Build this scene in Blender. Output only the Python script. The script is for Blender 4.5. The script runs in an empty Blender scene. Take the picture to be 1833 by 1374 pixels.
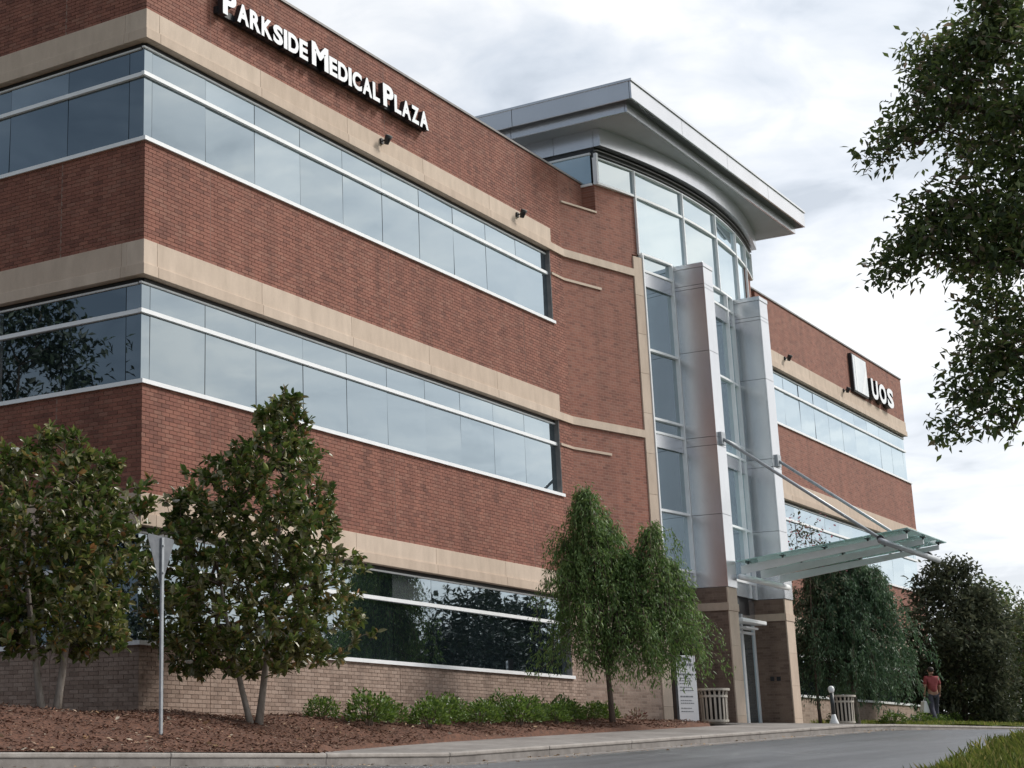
import bpy, bmesh, math, random
import numpy as np
from mathutils import Vector, Matrix
R = math.radians
random.seed(7)
rng = np.random.default_rng(7)
S = bpy.context.scene
C = S.collection

# ------------------------------------------------------------------ camera
AL, PITCH = R(36.885), R(15.119)
CAM = Vector((-20.256, -16.673, -0.65))
fw = Vector((math.cos(AL), math.sin(AL), 0)); rt = Vector((math.sin(AL), -math.cos(AL), 0)); up = Vector((0, 0, 1))
Fv = fw * math.cos(PITCH) + up * math.sin(PITCH); Uv = -fw * math.sin(PITCH) + up * math.cos(PITCH)
cd = bpy.data.cameras.new('camera'); cam = bpy.data.objects.new('camera', cd); C.objects.link(cam)
cam.matrix_world = Matrix(((rt.x, Uv.x, -Fv.x, CAM.x), (rt.y, Uv.y, -Fv.y, CAM.y), (rt.z, Uv.z, -Fv.z, CAM.z), (0, 0, 0, 1)))
cd.sensor_fit = 'HORIZONTAL'; cd.sensor_width = 36; cd.lens = 2982.3 / 1833 * 36
cd.shift_x = (916.5 - 385.34) / 1833; cd.shift_y = -(687 - 542.16) / 1833
cd.clip_start = 0.1; cd.clip_end = 3000
S.camera = cam
S.cycles.max_bounces = 8; S.cycles.diffuse_bounces = 3; S.cycles.glossy_bounces = 4; S.cycles.transmission_bounces = 6

# ------------------------------------------------------------------ sky and sun
SUN_EL = R(42); SUN_DIR = Vector((0.76, -0.65, 0)).normalized() * math.cos(SUN_EL) + Vector((0, 0, math.sin(SUN_EL)))
w = bpy.data.worlds.new('World'); S.world = w; w.use_nodes = True
nt = w.node_tree; nt.nodes.clear()
def N(t, tree=None, **kw):
    n = (tree or nt).nodes.new(t)
    for k, v in kw.items(): setattr(n, k, v)
    return n
def LK(a, b, tree=None): (tree or nt).links.new(a, b)
def math_(op, a, b=None, tree=None, clamp=False):
    n = N('ShaderNodeMath', tree, operation=op, use_clamp=clamp)
    for i, v in enumerate((a, b)):
        if v is None: continue
        if isinstance(v, (int, float)): n.inputs[i].default_value = v
        else: LK(v, n.inputs[i], tree)
    return n.outputs[0]
def ramp(fac, stops, tree=None, interp='LINEAR'):
    n = N('ShaderNodeValToRGB', tree); n.color_ramp.interpolation = interp
    e = n.color_ramp.elements
    while len(e) < len(stops): e.new(0.5)
    for el, (p, c) in zip(e, stops):
        el.position = p; el.color = (c if len(c) == 4 else (*c, 1))
    if fac is not None: LK(fac, n.inputs[0], tree)
    return n.outputs[0]
sky = N('ShaderNodeTexSky', sky_type='NISHITA', sun_disc=False, sun_elevation=SUN_EL,
        sun_rotation=math.atan2(SUN_DIR.x, SUN_DIR.y), dust_density=3.0)
tc = N('ShaderNodeTexCoord'); sep = N('ShaderNodeSeparateXYZ'); LK(tc.outputs['Generated'], sep.inputs[0])
zz = math_('ADD', math_('MAXIMUM', sep.outputs[2], 0.0), 0.16)
cmb = N('ShaderNodeCombineXYZ'); LK(math_('DIVIDE', sep.outputs[0], zz), cmb.inputs[0]); LK(math_('DIVIDE', sep.outputs[1], zz), cmb.inputs[1])
cmb.inputs[2].default_value = 21.3
nz = N('ShaderNodeTexNoise'); nz.inputs['Scale'].default_value = 2.3; nz.inputs['Detail'].default_value = 9; nz.inputs['Roughness'].default_value = 0.52; nz.inputs['Distortion'].default_value = 0.6
LK(cmb.outputs[0], nz.inputs['Vector'])
dot = N('ShaderNodeVectorMath', operation='DOT_PRODUCT'); LK(tc.outputs['Generated'], dot.inputs[0]); dot.inputs[1].default_value = Vector((SUN_DIR.x, SUN_DIR.y, 0.25)).normalized()
glow = math_('MULTIPLY', math_('ADD', dot.outputs['Value'], 1.0), 0.5, clamp=True)      # brighter cloud on the sun's side
glowc = ramp(glow, [(0.0, (0.20, 0.235, 0.28)), (0.35, (0.37, 0.41, 0.46)), (0.60, (0.60, 0.635, 0.68)), (0.80, (0.82, 0.84, 0.87)), (1.0, (1.12, 1.10, 1.07))])
nz2 = N('ShaderNodeTexNoise'); nz2.inputs['Scale'].default_value = 6.5; nz2.inputs['Detail'].default_value = 7; nz2.inputs['Roughness'].default_value = 0.5; nz2.inputs['Distortion'].default_value = 0.8; LK(cmb.outputs[0], nz2.inputs['Vector'])
cloud = math_('ADD', math_('MULTIPLY', nz.outputs['Fac'], 0.70), math_('MULTIPLY', nz2.outputs['Fac'], 0.30))
cl = ramp(cloud, [(0.40, (0.60, 0.65, 0.71)), (0.465, (0.79, 0.83, 0.88)), (0.52, (0.92, 0.94, 0.965)), (0.59, (1.14, 1.12, 1.095))])
mul = N('ShaderNodeMixRGB', blend_type='MULTIPLY'); mul.inputs[0].default_value = 1; LK(glowc, mul.inputs[1]); LK(cl, mul.inputs[2])
hz = math_('SUBTRACT', 1.0, math_('MULTIPLY', sep.outputs[2], 2.6), clamp=True)             # the cloud sheet thins towards the horizon
mixh = N('ShaderNodeMixRGB'); LK(math_('MULTIPLY', math_('MULTIPLY', hz, glow), 0.6), mixh.inputs[0]); LK(mul.outputs[0], mixh.inputs[1]); mixh.inputs[2].default_value = (0.97, 0.97, 0.98, 1)
b1 = N('ShaderNodeBackground'); b1.inputs[1].default_value = 0.08; LK(sky.outputs[0], b1.inputs[0])
b2 = N('ShaderNodeBackground'); b2.inputs[1].default_value = 0.95; LK(mixh.outputs[0], b2.inputs[0])
ms = N('ShaderNodeMixShader'); ms.inputs[0].default_value = 0.9; LK(b1.outputs[0], ms.inputs[1]); LK(b2.outputs[0], ms.inputs[2])
wo = N('ShaderNodeOutputWorld'); LK(ms.outputs[0], wo.inputs[0])
sd = bpy.data.lights.new('sun', 'SUN'); sd.energy = 2.5; sd.angle = R(14); sd.color = (1.0, 0.96, 0.90)
so = bpy.data.objects.new('sun', sd); C.objects.link(so); so.rotation_euler = (-SUN_DIR).to_track_quat('-Z', 'Y').to_euler()
S.view_settings.view_transform = 'Standard'; S.view_settings.look = 'None'; S.view_settings.exposure = 0.42; S.view_settings.gamma = 1.0

# ------------------------------------------------------------------ materials
MAT = {}
def base_mat(name):
    m = bpy.data.materials.new(name); m.use_nodes = True; t = m.node_tree
    b = t.nodes['Principled BSDF']; MAT[name] = m
    return m, t, b
def rand_value(t):
    g = N('ShaderNodeNewGeometry', t); o = N('ShaderNodeObjectInfo', t)
    return math_('FRACT', math_('ADD', g.outputs['Random Per Island'], o.outputs['Random'], t), None, t)
def noise(t, scale, detail=4, rough=0.55, vec=None, stretch=None):
    n = N('ShaderNodeTexNoise', t); n.inputs['Scale'].default_value = scale; n.inputs['Detail'].default_value = detail; n.inputs['Roughness'].default_value = rough
    if vec is None: vec = N('ShaderNodeTexCoord', t).outputs['Object']
    if stretch:
        mp = N('ShaderNodeMapping', t); mp.inputs['Scale'].default_value = stretch; LK(vec, mp.inputs[0], t); vec = mp.outputs[0]
    LK(vec, n.inputs['Vector'], t)
    return n.outputs['Fac']
def mixc(t, fac, a, b, mode='MIX'):
    n = N('ShaderNodeMixRGB', t, blend_type=mode)
    for i, v in enumerate((fac, a, b)):
        if isinstance(v, (int, float)): n.inputs[i].default_value = v
        elif isinstance(v, tuple): n.inputs[i].default_value = (*v[:3], 1)
        else: LK(v, n.inputs[i], t)
    return n.outputs[0]
def bump(t, b, h, strength, dist=0.01):
    n = N('ShaderNodeBump', t); n.inputs['Strength'].default_value = strength; n.inputs['Distance'].default_value = dist
    LK(h, n.inputs['Height'], t); LK(n.outputs[0], b.inputs['Normal'], t)
def world_pos(t): return N('ShaderNodeNewGeometry', t).outputs['Position']
def simple(name, c1, c2=None, scale=6, rough=0.6, metallic=0.0, bump_s=0.0, bump_scale=60, spec=0.5, lo=0.35, hi=0.65, stretch=None):
    m, t, b = base_mat(name)
    if c2 is None: b.inputs['Base Color'].default_value = (*c1, 1)
    else: LK(ramp(noise(t, scale, 5, 0.6, world_pos(t), stretch), [(lo, c1), (hi, c2)], t), b.inputs['Base Color'], t)
    b.inputs['Roughness'].default_value = rough; b.inputs['Metallic'].default_value = metallic; b.inputs['Specular IOR Level'].default_value = spec
    if bump_s: bump(t, b, noise(t, bump_scale, 4, 0.6, world_pos(t)), bump_s)
    return m
def piece_mat(name, stops, rough=0.85, grain=30, dark=0.78, weather=0.88):
    """colour that differs from piece to piece, with fine grain and broad weathering"""
    m, t, b = base_mat(name)
    c = ramp(rand_value(t), stops, t)
    p = world_pos(t)
    c = mixc(t, 1.0, c, ramp(noise(t, grain, 3, 0.6, p), [(0.3, (dark,) * 3), (0.7, (1.1,) * 3)], t), 'MULTIPLY')
    c = mixc(t, 1.0, c, ramp(noise(t, 0.55, 4, 0.6, p, (1, 1, 0.6)), [(0.3, (weather,) * 3), (0.7, (1.08,) * 3)], t), 'MULTIPLY')
    c = mixc(t, 1.0, c, ramp(noise(t, 1.0, 5, 0.65, p, (2.6, 2.6, 0.16)), [(0.32, (0.74,) * 3), (0.55, (1.0,) * 3), (0.75, (1.09,) * 3)], t), 'MULTIPLY')
    LK(c, b.inputs['Base Color'], t); b.inputs['Roughness'].default_value = rough
    bump(t, b, noise(t, 90, 3, 0.6, p), 0.35, 0.004)
    return m
RED = [(0.0, (0.178, 0.068, 0.047)), (0.12, (0.232, 0.088, 0.060)), (0.45, (0.266, 0.102, 0.069)), (0.7, (0.292, 0.116, 0.078)), (0.9, (0.285, 0.128, 0.090)), (1.0, (0.21, 0.080, 0.056))]
TAN = [(0.0, (0.25, 0.175, 0.135)), (0.3, (0.33, 0.235, 0.185)), (0.65, (0.37, 0.270, 0.215)), (0.9, (0.39, 0.29, 0.235)), (1.0, (0.28, 0.2, 0.155))]
piece_mat('red_brick', RED); piece_mat('tan_brick', TAN)
def brick_tex(name, stops, mortar, axis):
    m, t, b = base_mat(name); p = world_pos(t)
    s = N('ShaderNodeSeparateXYZ', t); LK(p, s.inputs[0], t)
    cb = N('ShaderNodeCombineXYZ', t); LK(s.outputs[axis], cb.inputs[0], t); LK(s.outputs[2], cb.inputs[1], t)
    br = N('ShaderNodeTexBrick', t); LK(cb.outputs[0], br.inputs['Vector'], t)
    br.inputs['Scale'].default_value = 1; br.inputs['Brick Width'].default_value = 0.203; br.inputs['Row Height'].default_value = 0.0677
    br.inputs['Mortar Size'].default_value = 0.0045; br.inputs['Mortar Smooth'].default_value = 0.2; br.inputs['Bias'].default_value = 0.0
    br.inputs['Color1'].default_value = (0, 0, 0, 1); br.inputs['Color2'].default_value = (1, 1, 1, 1); br.inputs['Mortar'].default_value = (0.5, 0.5, 0.5, 1)
    c = ramp(br.outputs['Color'], stops, t)
    c = mixc(t, 1.0, c, ramp(noise(t, 30, 3, 0.6, p), [(0.3, (0.8,) * 3), (0.7, (1.1,) * 3)], t), 'MULTIPLY')
    c = mixc(t, 1.0, c, ramp(noise(t, 0.55, 4, 0.6, p, (1, 1, 0.6)), [(0.3, (0.88,) * 3), (0.7, (1.06,) * 3)], t), 'MULTIPLY')
    c = mixc(t, 1.0, c, ramp(noise(t, 1.0, 5, 0.65, p, (2.6, 2.6, 0.16)), [(0.32, (0.74,) * 3), (0.55, (1.0,) * 3), (0.75, (1.09,) * 3)], t), 'MULTIPLY')
    c = mixc(t, br.outputs['Fac'], c, mortar)
    LK(c, b.inputs['Base Color'], t); b.inputs['Roughness'].default_value = 0.88
    inv = math_('SUBTRACT', 1.0, br.outputs['Fac'], t); bump(t, b, inv, 0.6, 0.008)
    return m
MORT = (0.31, 0.19, 0.15); MORT_T = (0.33, 0.265, 0.22)
brick_tex('red_brickwork', RED, MORT, 0); brick_tex('red_brickwork_side', RED, MORT, 1)
brick_tex('tan_brickwork', TAN, MORT_T, 0); brick_tex('tan_brickwork_side', TAN, MORT_T, 1)
simple('red_mortar', (0.33, 0.225, 0.18), (0.42, 0.295, 0.24), 8, 0.95, bump_s=0.3)
simple('tan_mortar', (0.28, 0.22, 0.18), (0.37, 0.30, 0.25), 8, 0.95, bump_s=0.3)
m, t, b = base_mat('limestone'); p = world_pos(t)
c = ramp(rand_value(t), [(0, (0.54, 0.425, 0.335)), (0.5, (0.575, 0.46, 0.365)), (1, (0.60, 0.485, 0.39))], t)
c = mixc(t, 1, c, ramp(noise(t, 3.5, 6, 0.65, p, (1, 1, 0.35)), [(0.3, (0.84, 0.83, 0.82)), (0.7, (1.06,) * 3)], t), 'MULTIPLY')
c = mixc(t, 1, c, ramp(noise(t, 70, 2, 0.5, p), [(0.3, (0.9,) * 3), (0.7, (1.05,) * 3)], t), 'MULTIPLY')
LK(c, b.inputs['Base Color'], t); b.inputs['Roughness'].default_value = 0.85; bump(t, b, noise(t, 80, 3, 0.6, p), 0.25, 0.004)
simple('sealant', (0.30, 0.20, 0.165), rough=0.8)
simple('white_metal', (0.80, 0.81, 0.82), (0.87, 0.88, 0.89), 3, 0.38, 0.0)
simple('silver_panel', (0.60, 0.61, 0.63), (0.66, 0.67, 0.69), 0.8, 0.24, 0.85, bump_s=0.02, bump_scale=2)
simple('grey_shade_panel', (0.50, 0.51, 0.53), (0.56, 0.57, 0.59), 0.7, 0.26, 0.85, bump_s=0.02, bump_scale=2)
simple('soffit_panel', (0.38, 0.39, 0.41), (0.43, 0.44, 0.46), 1, 0.6)
simple('dark_metal', (0.035, 0.038, 0.042), (0.055, 0.058, 0.062), 5, 0.45, 0.2)
simple('coping_metal', (0.16, 0.15, 0.15), (0.22, 0.21, 0.20), 5, 0.45, 0.3)
simple('black', (0.012, 0.012, 0.014), rough=0.5)
simple('roofing', (0.30, 0.30, 0.30), (0.4, 0.4, 0.4), 3, 0.9)
simple('letter_white', (0.85, 0.86, 0.88), rough=0.4)
simple('logo_grey', (0.70, 0.74, 0.78), (0.84, 0.86, 0.88), 1.6, 0.35)
simple('joint', (0.10, 0.10, 0.11), rough=0.7)
def glass_mat(name, tint, body, f0, pw=3.0, rough=0.012):
    m, t, b = base_mat(name)
    out = t.nodes['Material Output']
    oi = N('ShaderNodeObjectInfo', t); pale_ = tuple(min(1, c_ * 3 + 0.05) for c_ in body)      # a few panes get a paler body, bright reflection put into the colour
    LK(ramp(oi.outputs['Random'], [(0.0, body), (0.78, tuple(c_ * 1.6 for c_ in body)), (0.86, pale_), (1.0, tuple(c_ * 1.5 for c_ in pale_))], t), b.inputs['Base Color'], t); b.inputs['Roughness'].default_value = 0.3; b.inputs['Specular IOR Level'].default_value = 0.0
    gl = N('ShaderNodeBsdfGlossy', t); gl.inputs['Color'].default_value = (*tint, 1); gl.inputs['Roughness'].default_value = rough
    lw = N('ShaderNodeLayerWeight', t); lw.inputs['Blend'].default_value = 0.5
    f0 = math_('MULTIPLY', math_('ADD', math_('MULTIPLY', oi.outputs['Random'], 0.22, t), 0.89, t), f0, t)
    f = math_('ADD', math_('MULTIPLY', math_('POWER', lw.outputs['Facing'], pw, t), math_('SUBTRACT', 1.0, f0, t), t), f0, t, True)
    mx = N('ShaderNodeMixShader', t); LK(f, mx.inputs[0], t); LK(b.outputs[0], mx.inputs[1], t); LK(gl.outputs[0], mx.inputs[2], t)
    LK(mx.outputs[0], out.inputs['Surface'], t)
    nb = N('ShaderNodeBump', t); nb.inputs['Strength'].default_value = 0.03; nb.inputs['Distance'].default_value = 0.05
    LK(noise(t, 0.9, 2, 0.5, world_pos(t)), nb.inputs['Height'], t); LK(nb.outputs[0], gl.inputs['Normal'], t)
    return m
glass_mat('mirror_glass', (0.79, 0.92, 1.0), (0.006, 0.009, 0.011), 0.16, 1.6)
glass_mat('tower_glass', (0.86, 0.96, 1.0), (0.04, 0.065, 0.08), 0.36, 2.2)
m, t, b = base_mat('canopy_glass'); b.inputs['Base Color'].default_value = (0.62, 0.86, 0.83, 1); b.inputs['Roughness'].default_value = 0.08
b.inputs['Transmission Weight'].default_value = 0.55; b.inputs['IOR'].default_value = 1.45
simple('bark_grey', (0.20, 0.17, 0.14), (0.34, 0.30, 0.26), 14, 0.9, bump_s=0.6, bump_scale=40, stretch=(1, 1, 0.3))
simple('bark_brown', (0.075, 0.052, 0.04), (0.15, 0.11, 0.085), 14, 0.9, bump_s=0.6, bump_scale=40, stretch=(1, 1, 0.3))
def leaf_mat(name, stops, under=None, rough=0.4, trans=0.25, spec=0.5):
    m, t, b = base_mat(name); out = t.nodes['Material Output']
    c = ramp(rand_value(t), stops, t)
    if under:
        g = N('ShaderNodeNewGeometry', t); c = mixc(t, g.outputs['Backfacing'], c, under)
    LK(c, b.inputs['Base Color'], t); b.inputs['Roughness'].default_value = rough; b.inputs['Specular IOR Level'].default_value = spec
    tr = N('ShaderNodeBsdfTranslucent', t); LK(c, tr.inputs[0], t)
    mx = N('ShaderNodeMixShader', t); mx.inputs[0].default_value = trans; LK(b.outputs[0], mx.inputs[1], t); LK(tr.outputs[0], mx.inputs[2], t)
    LK(mx.outputs[0], out.inputs['Surface'], t)
leaf_mat('magnolia_leaf', [(0, (0.046, 0.085, 0.022)), (0.45, (0.098, 0.156, 0.035)), (0.75, (0.164, 0.219, 0.050)), (0.88, (0.263, 0.288, 0.075)), (0.95, (0.315, 0.225, 0.088)), (1, (0.354, 0.163, 0.062))], (0.16, 0.15, 0.06), 0.33, 0.2)
leaf_mat('birch_leaf', [(0, (0.068, 0.130, 0.036)), (0.5, (0.130, 0.221, 0.058)), (1, (0.218, 0.305, 0.091))], None, 0.5, 0.35)
leaf_mat('deep_leaf', [(0, (0.042, 0.087, 0.045)), (0.6, (0.081, 0.151, 0.073)), (1, (0.140, 0.224, 0.112))], None, 0.5, 0.3)
leaf_mat('myrtle_leaf', [(0, (0.045, 0.068, 0.030)), (0.45, (0.085, 0.125, 0.038)), (0.85, (0.15, 0.19, 0.055)), (0.95, (0.20, 0.16, 0.09)), (1, (0.28, 0.21, 0.17))], None, 0.5, 0.45)
leaf_mat('shade_leaf', [(0, (0.012, 0.02, 0.010)), (0.6, (0.022, 0.036, 0.016)), (1, (0.04, 0.06, 0.025))], None, 0.5, 0.2)  # silhouette darkness of the mirrored trees put into the leaf colour
leaf_mat('plum_leaf', [(0, (0.045, 0.055, 0.036)), (0.6, (0.078, 0.092, 0.054)), (1, (0.14, 0.145, 0.085))], None, 0.75, 0.3, 0.15)
leaf_mat('shrub_leaf', [(0, (0.048, 0.090, 0.018)), (0.5, (0.097, 0.168, 0.030)), (0.9, (0.166, 0.252, 0.048)), (1, (0.221, 0.288, 0.072))], None, 0.42, 0.35)
leaf_mat('grass_blade', [(0, (0.114, 0.161, 0.029)), (0.5, (0.202, 0.241, 0.046)), (0.85, (0.304, 0.299, 0.081)), (1, (0.405, 0.333, 0.138))], None, 0.6, 0.35)
leaf_mat('petal_white', [(0, (0.75, 0.74, 0.70)), (1, (0.85, 0.84, 0.8))], None, 0.5, 0.3)
leaf_mat('petal_pink', [(0, (0.45, 0.10, 0.16)), (1, (0.55, 0.25, 0.28))], None, 0.5, 0.3)
leaf_mat('red_foliage', [(0, (0.12, 0.035, 0.03)), (0.5, (0.20, 0.07, 0.055)), (0.75, (0.12, 0.13, 0.05)), (1, (0.32, 0.22, 0.18))], None, 0.5, 0.3)
m, t, b = base_mat('asphalt'); p = world_pos(t)
c = ramp(noise(t, 220, 2, 0.6, p), [(0.3, (0.075, 0.077, 0.084)), (0.7, (0.135, 0.138, 0.148))], t)
c = mixc(t, 1, c, ramp(noise(t, 0.35, 5, 0.65, p, (0.4, 1.4, 1)), [(0.3, (0.72,) * 3), (0.7, (1.2,) * 3)], t), 'MULTIPLY')
vo = N('ShaderNodeTexVoronoi', t, feature='DISTANCE_TO_EDGE'); vo.inputs['Scale'].default_value = 0.42
wv = N('ShaderNodeVectorMath', t, operation='ADD'); nn = N('ShaderNodeTexNoise', t); nn.inputs['Scale'].default_value = 1.6; nn.inputs['Detail'].default_value = 6; LK(p, nn.inputs['Vector'], t); LK(p, wv.inputs[0], t); LK(nn.outputs['Color'], wv.inputs[1], t); LK(wv.outputs[0], vo.inputs['Vector'], t)
crack = math_('MULTIPLY', ramp(vo.outputs['Distance'], [(0.0, (1, 1, 1)), (0.012, (0, 0, 0))], t), ramp(noise(t, 0.5, 3, 0.5, p), [(0.45, (0, 0, 0)), (0.6, (0.8,) * 3)], t), t)
c = mixc(t, crack, c, (0.02, 0.02, 0.021))
c = mixc(t, 1, c, ramp(noise(t, 1.1, 2, 0.4, p, (0.05, 1.5, 1)), [(0.4, (0.82,) * 3), (0.6, (1.1,) * 3)], t), 'MULTIPLY')
LK(c, b.inputs['Base Color'], t); LK(ramp(noise(t, 0.4, 4, 0.6, p, (0.35, 1.5, 1)), [(0.35, (0.30,) * 3), (0.65, (0.52,) * 3)], t), b.inputs['Roughness'], t)
bump(t, b, noise(t, 160, 3, 0.7, p), 0.35, 0.006)
m, t, b = base_mat('concrete'); p = world_pos(t)
c = ramp(noise(t, 5, 7, 0.65, p), [(0.25, (0.17, 0.155, 0.145)), (0.5, (0.245, 0.225, 0.21)), (0.75, (0.30, 0.28, 0.26))], t)
c = mixc(t, 1, c, ramp(noise(t, 0.7, 5, 0.7, p), [(0.35, (0.68, 0.66, 0.65)), (0.65, (1.06,) * 3)], t), 'MULTIPLY')
LK(c, b.inputs['Base Color'], t); b.inputs['Roughness'].default_value = 0.88; bump(t, b, noise(t, 90, 4, 0.65, p), 0.4, 0.006)
m, t, b = base_mat('kerb_concrete'); p = world_pos(t)
c = ramp(noise(t, 4, 7, 0.7, p), [(0.25, (0.20, 0.18, 0.16)), (0.5, (0.32, 0.29, 0.265)), (0.75, (0.39, 0.36, 0.33))], t)
LK(c, b.inputs['Base Color'], t); b.inputs['Roughness'].default_value = 0.88; bump(t, b, noise(t, 70, 4, 0.65, p), 0.5, 0.006)
simple('stained_concrete', (0.05, 0.045, 0.04), (0.11, 0.10, 0.09), 9, 0.9, bump_s=0.4)
simple('mulch_soil', (0.060, 0.027, 0.016), (0.15, 0.064, 0.036), 18, 0.95, bump_s=1.0, bump_scale=45)
piece_mat('mulch_chip', [(0, (0.058, 0.026, 0.016)), (0.45, (0.135, 0.058, 0.033)), (0.8, (0.20, 0.092, 0.054)), (0.93, (0.28, 0.17, 0.11)), (1, (0.46, 0.37, 0.28))], 0.9)
piece_mat('dry_leaf', [(0, (0.30, 0.17, 0.08)), (0.6, (0.42, 0.28, 0.16)), (1, (0.5, 0.42, 0.33))], 0.8)
simple('lawn', (0.05, 0.085, 0.02), (0.11, 0.14, 0.035), 3, 0.95, bump_s=0.6, bump_scale=40)
simple('beige_paint', (0.44, 0.40, 0.345), (0.52, 0.48, 0.42), 6, 0.55)
simple('plate_grey', (0.10, 0.11, 0.125), (0.15, 0.16, 0.175), 9, 0.55); simple('galvanised', (0.33, 0.35, 0.37), (0.42, 0.44, 0.46), 9, 0.45, 0.5)
simple('skin', (0.42, 0.24, 0.17), rough=0.55); simple('red_cloth', (0.24, 0.045, 0.05), (0.31, 0.07, 0.07), 20, 0.85)
simple('navy_cloth', (0.05, 0.05, 0.075), (0.075, 0.075, 0.105), 20, 0.9); simple('hair', (0.025, 0.018, 0.014), rough=0.6)
simple('white_cloth', (0.78, 0.78, 0.79), rough=0.8); simple('rubber', (0.03, 0.03, 0.03), rough=0.7)
simple('sign_white', (0.74, 0.75, 0.77), rough=0.45); simple('sign_print', (0.17, 0.18, 0.20), rough=0.5); simple('lens', (0.75, 0.74, 0.70), rough=0.2)

# ------------------------------------------------------------------ mesh helpers
class MB:
    def __init__(s): s.v, s.f, s.m = [], [], []
    def add(s, vs, fs, mi=0):
        o = len(s.v); s.v += [tuple(v) for v in vs]; s.f += [tuple(i + o for i in f) for f in fs]; s.m += [mi] * len(fs); return s
    def box(s, x0, x1, y0, y1, z0, z1, mi=0):
        x0, x1 = sorted((x0, x1)); y0, y1 = sorted((y0, y1)); z0, z1 = sorted((z0, z1))
        return s.add([(x0, y0, z0), (x1, y0, z0), (x1, y1, z0), (x0, y1, z0), (x0, y0, z1), (x1, y0, z1), (x1, y1, z1), (x0, y1, z1)],
                     [(0, 3, 2, 1), (4, 5, 6, 7), (0, 1, 5, 4), (1, 2, 6, 5), (2, 3, 7, 6), (3, 0, 4, 7)], mi)
    def prism(s, poly, z0, z1, mi=0):            # counter-clockwise plan polygon
        n = len(poly); zt = z1 if callable(z1) else (lambda x, y: z1); zb = z0 if callable(z0) else (lambda x, y: z0)
        vs = [(x, y, zb(x, y)) for x, y in poly] + [(x, y, zt(x, y)) for x, y in poly]
        return s.add(vs, [tuple(range(n - 1, -1, -1)), tuple(range(n, 2 * n))] + [(i, (i + 1) % n, n + (i + 1) % n, n + i) for i in range(n)], mi)
    def tube(s, pts, rad, n=8, mi=0, caps=True):
        pts = [Vector(p) for p in pts]; rings = []
        if not hasattr(rad, '__len__'): rad = [rad] * len(pts)
        ref = Vector((0.31, 0.87, 0.4))
        for i, p in enumerate(pts):
            d = (pts[min(i + 1, len(pts) - 1)] - pts[max(i - 1, 0)]).normalized()
            a = d.cross(ref).normalized(); b_ = d.cross(a)
            rings.append([p + (a * math.cos(2 * math.pi * k / n) + b_ * math.sin(2 * math.pi * k / n)) * rad[i] for k in range(n)])
        o = len(s.v); s.v += [tuple(v) for r_ in rings for v in r_]
        for i in range(len(pts) - 1):
            for k in range(n):
                s.f.append((o + i * n + k, o + i * n + (k + 1) % n, o + (i + 1) * n + (k + 1) % n, o + (i + 1) * n + k)); s.m.append(mi)
        if caps:
            s.f += [tuple(o + k for k in range(n - 1, -1, -1)), tuple(o + (len(pts) - 1) * n + k for k in range(n))]; s.m += [mi, mi]
        return s
    def lathe(s, prof, n=16, c=(0, 0, 0), mi=0):
        o = len(s.v)
        for r_, z in prof:
            for k in range(n): s.v.append((c[0] + r_ * math.cos(2 * math.pi * k / n), c[1] + r_ * math.sin(2 * math.pi * k / n), c[2] + z))
        for i in range(len(prof) - 1):
            for k in range(n): s.f.append((o + i * n + k, o + i * n + (k + 1) % n, o + (i + 1) * n + (k + 1) % n, o + (i + 1) * n + k)); s.m.append(mi)
        s.f += [tuple(o + k for k in range(n - 1, -1, -1)), tuple(o + (len(prof) - 1) * n + k for k in range(n))]; s.m += [mi, mi]
        return s
    def mesh(s, name, mats, smooth=False):
        me = bpy.data.meshes.new(name); me.from_pydata(s.v, [], s.f)
        for x in (mats if isinstance(mats, (list, tuple)) else [mats]): me.materials.append(MAT[x])
        if any(s.m): me.polygons.foreach_set('material_index', s.m)
        if smooth: me.polygons.foreach_set('use_smooth', [True] * len(s.f))
        me.update(); return me
    def build(s, name, mats, parent=None, smooth=False, bevel=0):
        o = link(name, s.mesh(name, mats, smooth), parent)
        if bevel:
            bv = o.modifiers.new('bevel', 'BEVEL'); bv.width = bevel; bv.segments = 2; bv.limit_method = 'ANGLE'
        return o
def link(name, data, parent=None, loc=None):
    o = bpy.data.objects.new(name, data); C.objects.link(o); o.parent = parent
    if loc is not None: o.location = loc
    return o
def tag(o, label=None, cat=None, group=None, kind=None):
    for k, v in (('label', label), ('category', cat), ('group', group), ('kind', kind)):
        if v: o[k] = v
    return o
def thing(name, label, cat, loc=(0, 0, 0), rz=0, group=None):
    o = link(name, None, None, loc); o.rotation_euler = (0, 0, rz); o.empty_display_size = 0.2
    return tag(o, label, cat, group)
def box(name, mat, parent, *b, bevel=0): return MB().box(*b).build(name, mat, parent, bevel=bevel)
def sstep(a, b_, x):
    t_ = min(1, max(0, (x - a) / (b_ - a))); return t_ * t_ * (3 - 2 * t_)

# ------------------------------------------------------------------ ground heights
KX = [-200, -40, -9, 0, 20, 60, 130, 400]; KZ = [-6, -2.1, -0.64, -0.655, 0.0, 0.28, 0.6, 1.2]
def kz(X): return float(np.interp(X, KX, KZ))                      # top of the kerb
def road_z(X, Y): return kz(X) - 0.15 - 0.10 * min(16, max(0, -6.5 - Y)) * (1 - sstep(-6, 2, X))
def walk_z(X, Y): return kz(X) + 0.03 * min(4, max(0, Y + 5)) * (1 - sstep(16, 22, X)) + 0.02 * sstep(16, 22, X) * min(4, max(0, Y + 5))
IN = [(-2.2, -4.7), (-0.8, -4.0), (1, -3.45), (4, -3.15), (8, -3.05), (13, -3.0), (16, -2.9)]
inx = [a for a, _ in IN]; iny = [b_ for _, b_ in IN]
def inner(X): return float(np.interp(X, inx, iny)) if X < 16 else (-2.9 if X < 16.3 else 0.2)
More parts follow.
